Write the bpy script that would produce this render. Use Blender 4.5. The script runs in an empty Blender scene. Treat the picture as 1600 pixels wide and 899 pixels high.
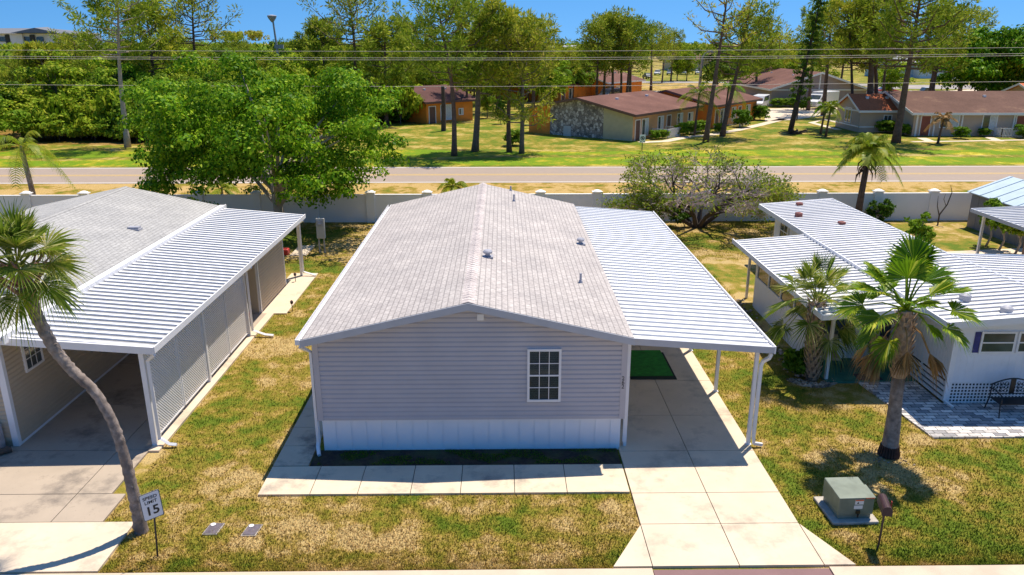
import bpy, math, random
import numpy as np
from mathutils import Vector, Matrix, noise
R = math.radians
random.seed(7); rng = np.random.default_rng(11)
S = bpy.context.scene; C = S.collection

# ------------------------------------------------------------------ camera, sky, sun, exposure
F = 1200.0; PITCH = math.atan((449.5-66)/F); YAW = R(.8); CH = 10.0
cam = bpy.data.cameras.new('camera'); cam.sensor_width = 36; cam.lens = 36*F/1600; cam.clip_end = 6000; cam.clip_start = .1
co = bpy.data.objects.new('camera', cam); C.objects.link(co)
co.location = (0, 0, CH); co.rotation_euler = (math.pi/2-PITCH, 0, -YAW); S.camera = co
SUN = Vector((.255, .30, 1.0)).normalized()
W = bpy.data.worlds.new('World'); S.world = W; W.use_nodes = True
nt = W.node_tree; nt.nodes.clear()
wo = nt.nodes.new('ShaderNodeOutputWorld'); bg = nt.nodes.new('ShaderNodeBackground'); sk = nt.nodes.new('ShaderNodeTexSky')
sk.sky_type = 'NISHITA'; sk.sun_disc = False; sk.sun_elevation = math.asin(SUN.z); sk.sun_rotation = math.atan2(SUN.x, SUN.y)
sk.air_density = 1.0; sk.dust_density = .3; sk.ozone_density = 2.5; sk.altitude = 0
tc = nt.nodes.new('ShaderNodeTexCoord'); mp = nt.nodes.new('ShaderNodeMapping'); mp.inputs['Location'].default_value = (0, 0, .22)
hs = nt.nodes.new('ShaderNodeHueSaturation'); hs.inputs['Saturation'].default_value = 1.38
nt.links.new(tc.outputs['Generated'], mp.inputs[0]); nt.links.new(mp.outputs[0], sk.inputs[0])
nt.links.new(sk.outputs[0], hs.inputs['Color']); nt.links.new(hs.outputs[0], bg.inputs[0]); bg.inputs[1].default_value = .12
nt.links.new(bg.outputs[0], wo.inputs[0])
sl = bpy.data.lights.new('sun', 'SUN'); sl.energy = 5.0; sl.angle = R(.5); sl.color = (1, .905, .76)
so = bpy.data.objects.new('sun', sl); C.objects.link(so); so.rotation_euler = SUN.to_track_quat('Z', 'Y').to_euler()
S.view_settings.view_transform = 'Standard'; S.view_settings.look = 'None'; S.view_settings.gamma = 1
S.view_settings.use_curve_mapping = False; S.view_settings.exposure = .38
S.render.engine = 'CYCLES'; S.cycles.max_bounces = 6; S.cycles.transparent_max_bounces = 8

# ------------------------------------------------------------------ helpers: where a pixel of the photograph meets the ground or a wall
fw = Vector((math.sin(YAW)*math.cos(PITCH), math.cos(YAW)*math.cos(PITCH), -math.sin(PITCH)))
rt = Vector((math.cos(YAW), -math.sin(YAW), 0)); up = rt.cross(fw)
def ray(px, py): return fw + rt*((px-800)/F) - up*((py-449.5)/F)
def g(px, py, z=0.0):
    d = ray(px, py); t = (z-CH)/d.z; return (d.x*t, d.y*t)
def vv(px, py, Y):
    d = ray(px, py); t = Y/d.y; return (d.x*t, CH+d.z*t)
def vx(px, py, X):
    d = ray(px, py); t = X/d.x; return (d.y*t, CH+d.z*t)

# ------------------------------------------------------------------ materials
MATS = {}
def newmat(name):
    m = bpy.data.materials.new(name); m.use_nodes = True; MATS[name] = m
    return m, m.node_tree, m.node_tree.nodes['Principled BSDF']
def N(nt, kind, **kw):
    n = nt.nodes.new(kind)
    for k, v in kw.items():
        if k in n.bl_rna.properties.keys(): setattr(n, k, v)
        else: n.inputs[k.replace('_', ' ')].default_value = v
    return n
def ramp(nt, fac, stops):
    r = nt.nodes.new('ShaderNodeValToRGB'); e = r.color_ramp.elements
    while len(e) < len(stops): e.new(.5)
    for i, (p, c) in enumerate(stops): e[i].position = p; e[i].color = (*c, 1)
    nt.links.new(fac, r.inputs[0]); return r.outputs[0]
def noise_(nt, vec, scale, detail=4, rough=.55):
    n = nt.nodes.new('ShaderNodeTexNoise'); n.inputs['Scale'].default_value = scale; n.inputs['Detail'].default_value = detail; n.inputs['Roughness'].default_value = rough
    nt.links.new(vec, n.inputs['Vector']); return n.outputs['Fac']
def pos(nt): return nt.nodes.new('ShaderNodeNewGeometry').outputs['Position']
def mixc(nt, fac, a, b, mode='MIX'):
    m = nt.nodes.new('ShaderNodeMix'); m.data_type = 'RGBA'; m.blend_type = mode
    for s, x in ((0, fac), (6, a), (7, b)):
        if isinstance(x, (int, float)): m.inputs[s].default_value = x
        elif isinstance(x, tuple): m.inputs[s].default_value = (*x, 1)
        else: nt.links.new(x, m.inputs[s])
    return m.outputs[2]
def bump(nt, b, h, strength, dist=.02):
    n = nt.nodes.new('ShaderNodeBump'); n.inputs['Strength'].default_value = strength; n.inputs['Distance'].default_value = dist
    nt.links.new(h, n.inputs['Height']); nt.links.new(n.outputs[0], b.inputs['Normal'])
def plain(name, col, rough=.6, var=.15, scale=6, metal=0, bmp=0, var2=None):
    m, nt, b = newmat(name)
    b.inputs['Roughness'].default_value = rough; b.inputs['Metallic'].default_value = metal
    p = pos(nt); f = noise_(nt, p, scale, 5)
    lo = tuple(c*(1-var) for c in col); hi = tuple(min(1, c*(1+var)) for c in col)
    c = ramp(nt, f, [(.3, lo), (.7, hi)])
    if var2:
        f2 = noise_(nt, p, scale*.22, 4); c = mixc(nt, ramp(nt, f2, [(.45, (0, 0, 0)), (.7, (1, 1, 1))]), c, var2)
    nt.links.new(c, b.inputs['Base Color'])
    if name[:4] in ('pan_','rib_','seam'): b.inputs['Specular IOR Level'].default_value = .2
    if bmp: bump(nt, b, noise_(nt, p, scale*8, 3), bmp)
    return m
def leafmat(name, cols, transl=.3, rough=.5, pscale=.35):
    m, nt, b = newmat(name)
    gm = nt.nodes.new('ShaderNodeNewGeometry')
    c1 = ramp(nt, gm.outputs['Random Per Island'], [(i/(len(cols)-1), c) for i, c in enumerate(cols)])
    f = noise_(nt, gm.outputs['Position'], pscale, 3)
    c = mixc(nt, 1.0, c1, ramp(nt, f, [(.3, (.6, .66, .6)), (.7, (1.25, 1.15, 1.0))]), 'MULTIPLY')
    oi = nt.nodes.new('ShaderNodeObjectInfo')
    c = mixc(nt, 1.0, c, ramp(nt, oi.outputs['Random'], [(0, (.72, .85, .8)), (1, (1.2, 1.1, 1.05))]), 'MULTIPLY')
    nt.links.new(c, b.inputs['Base Color']); b.inputs['Roughness'].default_value = max(rough,.45)
    b.inputs['Specular IOR Level'].default_value = .3 if 'frond' in name else .06
    tr = nt.nodes.new('ShaderNodeBsdfTranslucent'); nt.links.new(c, tr.inputs[0])
    mx = nt.nodes.new('ShaderNodeMixShader'); mx.inputs[0].default_value = transl
    nt.links.new(b.outputs[0], mx.inputs[1]); nt.links.new(tr.outputs[0], mx.inputs[2])
    nt.links.new(mx.outputs[0], nt.nodes['Material Output'].inputs[0]); return m

STRAW = (.36, .25, .085); OLIVE = (.26, .205, .04); GREEN = (.11, .16, .016); SAND = (.47, .34, .18)
def grass_nodes(nt, p, green=.0):
    big = noise_(nt, p, .33, 5, .62); mid = noise_(nt, p, 1.7, 5, .6); fine = noise_(nt, p, 26, 3, .7)
    ad = nt.nodes.new('ShaderNodeMath'); ad.operation = 'ADD'; nt.links.new(big, ad.inputs[0])
    ml = nt.nodes.new('ShaderNodeMath'); ml.operation = 'MULTIPLY'; nt.links.new(mid, ml.inputs[0]); ml.inputs[1].default_value = .55
    nt.links.new(ml.outputs[0], ad.inputs[1]); fac = ad.outputs[0]
    c = ramp(nt, fac, [(.685-green, SAND), (.74-green, STRAW), (.79-green, OLIVE), (.85-green, (.19, .185, .026)), (.92-green, GREEN)])
    return c, fine
def grassmat(name, green=0., tint=(1, 1, 1), blades=False):
    m, nt, b = newmat(name); gm = nt.nodes.new('ShaderNodeNewGeometry'); p = gm.outputs['Position']
    c, fine = grass_nodes(nt, p, green)
    if blades: k = ramp(nt, gm.outputs['Random Per Island'], [(0, (.62, .62, .42)), (.5, (1, .97, .78)), (1, (1.5, 1.36, 1.0))])
    else: k = ramp(nt, fine, [(.3, (.45, .46, .36)), (.5, (.98, 1, .82)), (.7, (1.4, 1.38, 1.05))])
    c = mixc(nt, 1.0, c, k, 'MULTIPLY'); c = mixc(nt, 1.0, c, tint, 'MULTIPLY')
    nt.links.new(c, b.inputs['Base Color']); b.inputs['Roughness'].default_value = .9; b.inputs['Specular IOR Level'].default_value = .15
    if not blades: bump(nt, b, fine, .8, .04)
    return m
grassmat('lawn', .0); grassmat('blades', .03, blades=True)
grassmat('verge', -.06, (1.0, .93, .8))
grassmat('far_lawn', .04, (.92, .98, .7)); grassmat('mown_strip', .13, (1.35, 1.5, .5)); grassmat('wood_floor', .0, (.7, .58, .45))

def concrete(name, col, dirt, spots=.0, sc=1.0):
    m, nt, b = newmat(name); p = pos(nt)
    c = ramp(nt, noise_(nt, p, 1.1*sc, 6, .6), [(.32, tuple(x*.86 for x in col)), (.7, col)])
    c = mixc(nt, ramp(nt, noise_(nt, p, .75*sc, 6, .7), [(.52, (0, 0, 0)), (.72, (spots,)*3)]), c, dirt)
    c = mixc(nt, ramp(nt, noise_(nt, p, 9, 5, .7), [(.6, (0, 0, 0)), (.75, (.35,)*3)]), c, dirt)
    nt.links.new(c, b.inputs['Base Color']); b.inputs['Roughness'].default_value = .85; bump(nt, b, noise_(nt, p, 60, 2), .15); return m
concrete('concrete', (.70, .575, .43), (.36, .30, .235), 1.0)
concrete('stained_concrete', (.62, .51, .375), (.13, .12, .115), 1.0, 1.0)
concrete('walk_concrete', (.72, .59, .43), (.28, .24, .20), .9, 1.3)
concrete('old_concrete', (.44, .36, .28), (.11, .095, .085), 1.0, .8)
concrete('kerb', (.62, .50, .38), (.35, .28, .22), .4)
concrete('purple_paving', (.23, .13, .13), (.15, .08, .08), .5)
plain('joint', (.06, .055, .05), .9)
plain('soil', (.035, .025, .018), .95, .6, 9, bmp=.6, var2=(.06, .07, .02))
plain('asphalt_main', (.32, .25, .20), .9, .06, 3, var2=(.30, .24, .20))
plain('asphalt_front', (.2, .18, .17), .9, .1, 5)
plain('asphalt_far', (.30, .27, .25), .9, .08, 2)
plain('paint_white', (.80, .78, .72), .7, .08, 10); plain('paint_yellow', (.62, .40, .08), .7, .1, 5)
plain('white', (.80, .79, .80), .45, .04, 2); plain('white_trim', (.80, .79, .80), .4, .04, 2)
plain('rib_white', (.78, .78, .79), .55, .05, 2)
plain('pan_main', (.64, .645, .65), .6, .08, 1.2, var2=(.57, .58, .59))
plain('seam_main', (.52, .525, .54), .7, .2, 5); plain('seam_dark', (.16, .16, .17), .8, .35, 4)  # strips beside roof ribs: the ribs' shadow lines painted as colour
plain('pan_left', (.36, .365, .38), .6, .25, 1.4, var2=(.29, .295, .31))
plain('pan_right', (.76, .745, .73), .6, .1, 1.6, var2=(.52, .51, .52))
plain('pan_blue', (.40, .47, .58), .4, .1, 1.6)
plain('fascia_grey', (.47, .48, .52), .45, .05, 3)
plain('siding_taupe', (.50, .47, .495), .6, .05, 1.3)
plain('siding_beige', (.52, .42, .30), .6, .05, 1.3)
plain('siding_white', (.78, .79, .83), .55, .05, 1.3)
plain('dark_metal', (.03, .025, .03), .4, .2); plain('black', (.012, .012, .014), .4, .2)
plain('grey_box', (.45, .45, .43), .5, .06, 6); plain('grey_shed', (.22, .21, .22), .6, .06, 3)
plain('mailbox_brown', (.05, .022, .022), .45, .15, 20)
plain('transformer_green', (.16, .19, .15), .45, .14, 5, var2=(.24, .28, .225)); plain('meter_lid', (.12, .10, .12), .8, .25, 14); plain('pad', (.42, .38, .33), .9, .15, 8)
plain('label_white', (.85, .82, .8), .5, .02); plain('label_orange', (.8, .15, .05), .5, .02); plain('red', (.5, .04, .03), .5, .1)
plain('tan_cushion', (.35, .28, .2), .9, .15, 9); plain('rust_cushion', (.32, .17, .13), .9, .15, 9)
plain('porch_green', (.03, .17, .12), .8, .25, 3); plain('turf', (.015, .20, .015), .95, .35, 7, bmp=.4); plain('turf_edge', (.01, .02, .012), .9)
plain('doormat', (.07, .06, .06), .95, .5, 12)
plain('wall_white', (.86, .85, .86), .8, .04, .8, var2=(.77, .76, .77)); plain('wall_cap', (.82, .80, .78), .7, .05, 4)
plain('stone', (.36, .33, .33), .9, .4, 5); plain('timber', (.10, .07, .05), .8, .3, 6)
plain('orange_wall', (.78, .26, .035), .8, .12, 1.2); plain('orange_pale', (.62, .33, .16), .8, .08, 1.2); plain('beige_wall', (.52, .46, .31), .8, .06, 2)
plain('tan_wall', (.52, .39, .30), .8, .05, 1); plain('taupe_wall', (.36, .28, .265), .8, .05, 1); plain('brown_wall', (.2, .13, .1), .8, .1, 1)
plain('red_door', (.25, .06, .035), .5, .1); plain('brown_door', (.14, .07, .06), .5, .1)
plain('cyan_plaster', (.42, .55, .68), .8, .05, 1); plain('grey_roof', (.16, .17, .19), .7, .1, 1); plain('blue_curtain', (.05, .05, .2), .8, .2)
plain('car_white', (.75, .75, .77), .25, .03); plain('car_dark', (.04, .045, .06), .25, .1); plain('car_red', (.35, .04, .04), .3, .1); plain('car_grey', (.30, .31, .33), .25, .05)
plain('tyre', (.02, .02, .02), .8); plain('rim', (.4, .4, .42), .4, metal=.6)
plain('bark_pine', (.14, .088, .065), .95, .35, 4, bmp=.5); plain('bark_grey', (.15, .12, .10), .95, .3, 5, bmp=.5); plain('bark_dark', (.075, .055, .045), .95, .3, 5)
plain('bark_pale', (.38, .32, .26), .95, .2, 5); plain('twigs', (.60, .48, .45), .95, .25, 6)
plain('steel', (.36, .35, .33), .5, .08, 3); plain('wire', (.50, .46, .40), .6, .1)
plain('curtain', (.62, .62, .60), .7); plain('blind', (.24, .28, .29), .6, .03); plain('interior', (.05, .055, .06), .9); plain('grey_vent', (.36, .36, .40), .5, .1)
plain('roof_vent_red', (.2, .07, .06), .8, .2)
plain('shed_roof', (.50, .60, .66), .35, .08, 2)
leafmat('leaf_oak', [(.04, .13, .006), (.10, .26, .01), (.20, .38, .015), (.36, .50, .04)], .32, .42)
leafmat('leaf_wood', [(.10, .19, .012), (.19, .32, .016), (.31, .43, .028), (.42, .46, .06)], .30, .6, .12)
leafmat('leaf_wood_bright', [(.15, .28, .01), (.26, .43, .016), (.38, .53, .03), (.50, .55, .06)], .30, .6, .12)
leafmat('needle', [(.14, .21, .015), (.26, .35, .025), (.40, .47, .045), (.52, .50, .09)], .30, .6, .3)
leafmat('leaf_sparse', [(.20, .26, .02), (.32, .40, .03), (.44, .46, .06), (.36, .28, .11)], .4, .6, .4)
leafmat('leaf_dark', [(.045, .10, .012), (.09, .18, .015), (.15, .25, .03)], .3, .5)
leafmat('leaf_hedge', [(.09, .18, .012), (.16, .30, .016), (.25, .38, .03)], .3, .5)
leafmat('frond_sabal', [(.10, .18, .015), (.22, .31, .03), (.38, .43, .08), (.68, .64, .30)], .5, .38, 2)
leafmat('frond_fan', [(.10, .21, .01), (.18, .32, .012), (.32, .43, .02), (.52, .56, .08)], .45, .38, 2)
leafmat('frond_queen', [(.17, .26, .012), (.28, .36, .02), (.42, .44, .05)], .45, .5, 1)
leafmat('frond_dead', [(.25, .14, .06), (.36, .22, .10), (.45, .30, .15)], .2, .8, 2)
leafmat('gravel', [(.10, .09, .09), (.30, .27, .26), (.5, .46, .44)], 0, .9, 2)
plain('boot', (.46, .32, .22), .95, .35, 9, bmp=.5); plain('palm_bark', (.33, .265, .225), .95, .42, 9, bmp=1.0, var2=(.17, .13, .11)); plain('palm_bark_dark', (.07, .035, .025), .95, .4, 9)

def shingles(name, c1, c2, mort, bw=.33, bh=.145, swap=True):
    m, nt, b = newmat(name); tcn = nt.nodes.new('ShaderNodeNewGeometry'); sp = nt.nodes.new('ShaderNodeSeparateXYZ'); nt.links.new(tcn.outputs['Position'], sp.inputs[0])
    cb = nt.nodes.new('ShaderNodeCombineXYZ')
    nt.links.new(sp.outputs[1 if swap else 0], cb.inputs[0]); nt.links.new(sp.outputs[0 if swap else 1], cb.inputs[1])
    br = N(nt, 'ShaderNodeTexBrick', Scale=1.0, Mortar_Size=.014, Brick_Width=bw, Row_Height=bh, Mortar_Smooth=.3, Bias=-.15)
    br.offset = .5; br.inputs['Color1'].default_value = (*c1, 1); br.inputs['Color2'].default_value = (*c2, 1); br.inputs['Mortar'].default_value = (*mort, 1)
    nt.links.new(cb.outputs[0], br.inputs['Vector'])
    c = mixc(nt, 1.0, br.outputs['Color'], ramp(nt, noise_(nt, tcn.outputs['Position'], .9, 5), [(.3, (.88, .87, .87)), (.7, (1.1, 1.08, 1.06))]), 'MULTIPLY')
    c = mixc(nt, 1.0, c, ramp(nt, noise_(nt, tcn.outputs['Position'], 14, 3), [(.3, (.8, .8, .8)), (.7, (1.18, 1.18, 1.18))]), 'MULTIPLY')
    nt.links.new(c, b.inputs['Base Color']); b.inputs['Roughness'].default_value = .95; b.inputs['Specular IOR Level'].default_value = .2
    iv = nt.nodes.new('ShaderNodeInvert'); nt.links.new(br.outputs['Fac'], iv.inputs['Color']); bump(nt, b, iv.outputs[0], .35, .02); return m
shingles('shingle_main', (.465, .435, .42), (.40, .37, .36), (.28, .26, .255))
shingles('shingle_ridge', (.57, .52, .505), (.48, .43, .42), (.3, .27, .27), .2, 3)
shingles('shingle_left', (.40, .40, .395), (.36, .36, .355), (.25, .25, .25), .33, .145)
shingles('pavers', (.85, .80, .76), (.14, .15, .18), (.12, .12, .12), .34, .17, False)
m = MATS['pavers']
def roofmat(name, col, streak):
    m, nt, b = newmat(name); p = pos(nt); f = noise_(nt, p, .35, 5, .6); c = ramp(nt, f, [(.35, tuple(x*.78 for x in col)), (.6, col), (.75, streak)])
    c = mixc(nt, 1.0, c, ramp(nt, noise_(nt, p, 5, 4), [(.3, (.85,)*3), (.7, (1.12,)*3)]), 'MULTIPLY')
    nt.links.new(c, b.inputs['Base Color']); b.inputs['Roughness'].default_value = .95; b.inputs['Specular IOR Level'].default_value = .15; return m
roofmat('roof_brown', (.175, .088, .07), (.25, .15, .11)); roofmat('roof_tan', (.15, .085, .065), (.25, .16, .10)); roofmat('roof_red', (.58, .17, .075), (.62, .24, .12)); roofmat('roof_dark', (.12, .06, .055), (.2, .12, .1))
m, nt, b = newmat('fieldstone'); p = pos(nt); vo = N(nt, 'ShaderNodeTexVoronoi', Scale=3.2); nt.links.new(p, vo.inputs['Vector'])
c = ramp(nt, vo.outputs['Color'], [(.1, (.13, .12, .12)), (.45, (.30, .26, .24)), (.8, (.62, .57, .55))]); v2 = N(nt, 'ShaderNodeTexVoronoi', Scale=3.2, feature='DISTANCE_TO_EDGE'); nt.links.new(p, v2.inputs['Vector'])
c = mixc(nt, ramp(nt, v2.outputs['Distance'], [(0, (1, 1, 1)), (.08, (0, 0, 0))]), c, (.10, .09, .085)); nt.links.new(c, b.inputs['Base Color']); b.inputs['Roughness'].default_value = .9
m, nt, b = newmat('glass_dark'); b.inputs['Base Color'].default_value = (.03, .04, .05, 1); b.inputs['Roughness'].default_value = .06; b.inputs['Specular IOR Level'].default_value = .8
f = noise_(nt, pos(nt), 1.2, 2); nt.links.new(ramp(nt, f, [(.3, (.02, .03, .035)), (.7, (.09, .11, .12))]), b.inputs['Base Color'])
m, nt, b = newmat('glass_clear'); b.inputs['Base Color'].default_value = (.05, .07, .08, 1); b.inputs['Roughness'].default_value = .05
tr = nt.nodes.new('ShaderNodeBsdfTransparent'); tr.inputs[0].default_value = (.75, .85, .86, 1); mx = nt.nodes.new('ShaderNodeMixShader'); mx.inputs[0].default_value = .4
nt.links.new(tr.outputs[0], mx.inputs[1]); nt.links.new(b.outputs[0], mx.inputs[2]); nt.links.new(mx.outputs[0], nt.nodes['Material Output'].inputs[0])
m, nt, b = newmat('skirting'); p = pos(nt); sp = nt.nodes.new('ShaderNodeSeparateXYZ'); nt.links.new(p, sp.inputs[0]); b.inputs['Roughness'].default_value = .45
c = ramp(nt, noise_(nt, p, 1.0, 4), [(.3, (.82, .84, .88)), (.7, (.90, .90, .92))]); nt.links.new(c, b.inputs['Base Color'])

# ------------------------------------------------------------------ mesh builder and object tagging
OFS = {}
class MB:
    def __init__(s): s.v = []; s.f = []; s.m = []
    def add(s, vs, fs, m=0):
        o = len(s.v); s.v += [tuple(p) for p in vs]; s.f += [tuple(i+o for i in f) for f in fs]; s.m += [m]*len(fs); return s
    def box(s, x0, x1, y0, y1, z0, z1, m=0):
        if x0 > x1: x0, x1 = x1, x0
        if y0 > y1: y0, y1 = y1, y0
        if z0 > z1: z0, z1 = z1, z0
        return s.add([(x0,y0,z0),(x1,y0,z0),(x1,y1,z0),(x0,y1,z0),(x0,y0,z1),(x1,y0,z1),(x1,y1,z1),(x0,y1,z1)], [(0,3,2,1),(4,5,6,7),(0,1,5,4),(1,2,6,5),(2,3,7,6),(3,0,4,7)], m)
    def obox(s, o, u, n, u0, u1, n0, n1, z0, z1, m=0):   # box in a wall frame: origin o, direction u, outward n
        P = lambda a, b, z: (o[0]+u[0]*a+n[0]*b, o[1]+u[1]*a+n[1]*b, z)
        return s.add([P(u0,n0,z0),P(u1,n0,z0),P(u1,n1,z0),P(u0,n1,z0),P(u0,n0,z1),P(u1,n0,z1),P(u1,n1,z1),P(u0,n1,z1)], [(0,3,2,1),(4,5,6,7),(0,1,5,4),(1,2,6,5),(2,3,7,6),(3,0,4,7)], m)
    def prism(s, pts, z0, z1, m=0):
        n = len(pts); return s.add([(x,y,z0) for x,y in pts]+[(x,y,z1) for x,y in pts], [tuple(range(n))[::-1], tuple(range(n,2*n))]+[(i,(i+1)%n,(i+1)%n+n,i+n) for i in range(n)], m)
    def extr(s, prof, d, m=0):
        n = len(prof); return s.add(list(prof)+[(p[0]+d[0],p[1]+d[1],p[2]+d[2]) for p in prof], [tuple(range(n)), tuple(range(n,2*n))[::-1]]+[((i+1)%n,i,i+n,(i+1)%n+n) for i in range(n)], m)
    def quad(s, a, b, c, d, m=0): return s.add([a,b,c,d], [(0,1,2,3)], m)
    def tube(s, pts, rad, n=7, m=0, cap=True):
        pts = [Vector(p) for p in pts]; k = len(pts)
        if not hasattr(rad, '__len__'): rad = [rad]*k
        vs = []; ref = None
        for i, p in enumerate(pts):
            d = (pts[min(i+1,k-1)]-pts[max(i-1,0)]).normalized()
            if ref is None: ref = Vector((1,0,0)) if abs(d.x) < .8 else Vector((0,1,0))
            a = (ref-d*ref.dot(d)).normalized(); b = d.cross(a); ref = a
            for j in range(n):
                t = 2*math.pi*j/n+(math.pi/4 if n == 4 else 0); vs.append(p+(a*math.cos(t)+b*math.sin(t))*rad[i])
        fs = [(i*n+j, i*n+(j+1)%n, (i+1)*n+(j+1)%n, (i+1)*n+j) for i in range(k-1) for j in range(n)]
        if cap: fs += [tuple(range(n))[::-1], tuple(range((k-1)*n, k*n))]
        return s.add(vs, fs, m)
    def lathe(s, prof, c, n=12, m=0):
        vs = [(c[0]+r*math.cos(2*math.pi*j/n), c[1]+r*math.sin(2*math.pi*j/n), c[2]+z) for r, z in prof for j in range(n)]
        k = len(prof); fs = [(i*n+j, i*n+(j+1)%n, (i+1)*n+(j+1)%n, (i+1)*n+j) for i in range(k-1) for j in range(n)]
        return s.add(vs, fs+[tuple(range(n))[::-1], tuple(range((k-1)*n,k*n))], m)
    def build(s, name, mats, parent=None, world=True, smooth=False, bevel=0):
        if isinstance(mats, str): mats = [mats]
        me = bpy.data.meshes.new(name); ofs = OFS.get(parent.name, (0,0,0)) if (parent and world) else (0,0,0)
        v = np.array(s.v, dtype=float).reshape(-1,3)-np.array(ofs); me.from_pydata(v.tolist(), [], s.f)
        for k in mats: me.materials.append(MATS[k])
        me.polygons.foreach_set('material_index', s.m)
        if smooth: me.polygons.foreach_set('use_smooth', [True]*len(s.f))
        me.update()
        o = bpy.data.objects.new(name, me); C.objects.link(o)
        if parent: o.parent = parent; OFS[o.name] = OFS.get(parent.name, (0,0,0))
        if bevel:
            md = o.modifiers.new('bevel', 'BEVEL'); md.width = bevel; md.segments = 2; md.limit_method = 'ANGLE'
        return o
def tag(o, label=None, cat=None, group=None, kind=None):
    for k, v in (('label', label), ('category', cat), ('group', group), ('kind', kind)):
        if v: o[k] = v
    return o
def thing(name, label, cat, loc, rz=0, group=None):
    o = bpy.data.objects.new(name, None); C.objects.link(o); o.location = loc; o.rotation_euler = (0,0,rz); o.empty_display_size = .2
    OFS[o.name] = tuple(loc) if rz == 0 else (0,0,0); return tag(o, label, cat, group)
def recenter(o):      # single-mesh thing: put its origin at its base
    me = o.data; n = len(me.vertices); a = np.empty(n*3); me.vertices.foreach_get('co', a); a = a.reshape(-1,3)
    c = np.array([(a[:,0].min()+a[:,0].max())/2, (a[:,1].min()+a[:,1].max())/2, a[:,2].min()]); me.vertices.foreach_set('co', (a-c).ravel()); me.update(); o.location = c; return o
def struct(name, mb, mats): return tag(mb.build(name, mats), kind='structure')
def copytree(o, loc, rz=0, sc=1, label=None, group=None):
    r = o.copy(); C.objects.link(r); r.location = loc; r.rotation_euler = (0,0,rz); r.scale = (sc,)*3 if not hasattr(sc, '__len__') else sc
    if label: r['label'] = label
    if group: r['group'] = group
    for ch in list(o.children):
        c = ch.copy(); C.objects.link(c); c.parent = r
        for gc in list(ch.children):
            d = gc.copy(); C.objects.link(d); d.parent = c
    return r
def npmesh(name, V, Fc, mat, parent=None):   # V (n,3), Fc (m,k)
    me = bpy.data.meshes.new(name); k = Fc.shape[1]; me.vertices.add(len(V)); me.vertices.foreach_set('co', V.astype(np.float32).ravel())
    me.loops.add(Fc.size); me.loops.foreach_set('vertex_index', Fc.astype(np.int32).ravel()); me.polygons.add(len(Fc))
    me.polygons.foreach_set('loop_start', np.arange(0, Fc.size, k, dtype=np.int32)); me.polygons.foreach_set('loop_total', np.full(len(Fc), k, dtype=np.int32))
    me.materials.append(MATS[mat]); me.update(calc_edges=True); me.validate()
    o = bpy.data.objects.new(name, me); C.objects.link(o)
    if parent: o.parent = parent; OFS[o.name] = OFS.get(parent.name, (0,0,0))
    return o
def unit(a): return a/np.maximum(np.linalg.norm(a, axis=-1, keepdims=True), 1e-9)
def leaves(P, D, L, Wd, nrm=None):       # rhombic leaves at P pointing along D, length L, width Wd
    n = len(P); D = unit(D); r = rng.normal(size=(n,3)) if nrm is None else nrm+rng.normal(size=(n,3))*.45
    side = unit(np.cross(D, r)); L = np.asarray(L).reshape(-1,1)*np.ones((n,1)); Wd = np.asarray(Wd).reshape(-1,1)*np.ones((n,1))
    V = np.stack([P, P+D*L*.45+side*Wd*.5, P+D*L, P+D*L*.45-side*Wd*.5], 1).reshape(-1,3)
    return V, np.arange(4*n).reshape(-1,4)

# ------------------------------------------------------------------ ground, roads, paving
gm = MB(); gm.quad((-3000,-200,0),(3000,-200,0),(3000,5000,0),(-3000,5000,0)); struct('ground', gm, 'lawn')
st = MB(); st.quad((-400,45,.004),(400,45,.004),(400,57.0,.004),(-400,57.0,.004)); struct('verge', st, 'verge')
rd = MB(); rd.quad((-500,56.9,.012),(500,56.9,.012),(500,64.6,.012),(-500,64.6,.012)); struct('road', rd, 'asphalt_main')
rl = MB()
for y, w in ((57.15,.14),(64.2,.14)): rl.quad((-500,y,.016),(500,y,.016),(500,y+w,.016),(-500,y+w,.016))
struct('road_edge_lines', rl, 'paint_white')
rl = MB()
for y in (60.35, 60.75): rl.quad((-500,y,.016),(500,y,.016),(500,y+.15,.016),(-500,y+.15,.016))
struct('road_centre_lines', rl, 'paint_yellow')
st = MB(); st.quad((-400,64.6,.004),(400,64.6,.004),(400,300,.004),(-400,300,.004)); struct('far_lawn', st, 'far_lawn')
st = MB()
xs = list(range(-60, 141, 4))
for a, b_ in zip(xs, xs[1:]):
    w = lambda x: .8*math.sin(x*.21)+.5*math.sin(x*.53+1)
    st.quad((a,65.4,.008),(b_,65.4,.008),(b_,69.5+w(b_),.008),(a,69.5+w(a),.008)); st.quad((a,71.3+w(a),.008),(b_,71.3+w(b_),.008),(b_,74.5-w(b_+3),.008),(a,74.5-w(a+3),.008))
struct('mown_grass', st, 'mown_strip')
st = MB(); st.prism([(-300,70),(-52,70),(-47,80),(-24,79),(-16,96),(-14,112),(-20,300),(-300,300)], .003, .01); struct('woodland_floor', st, 'wood_floor')

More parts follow.
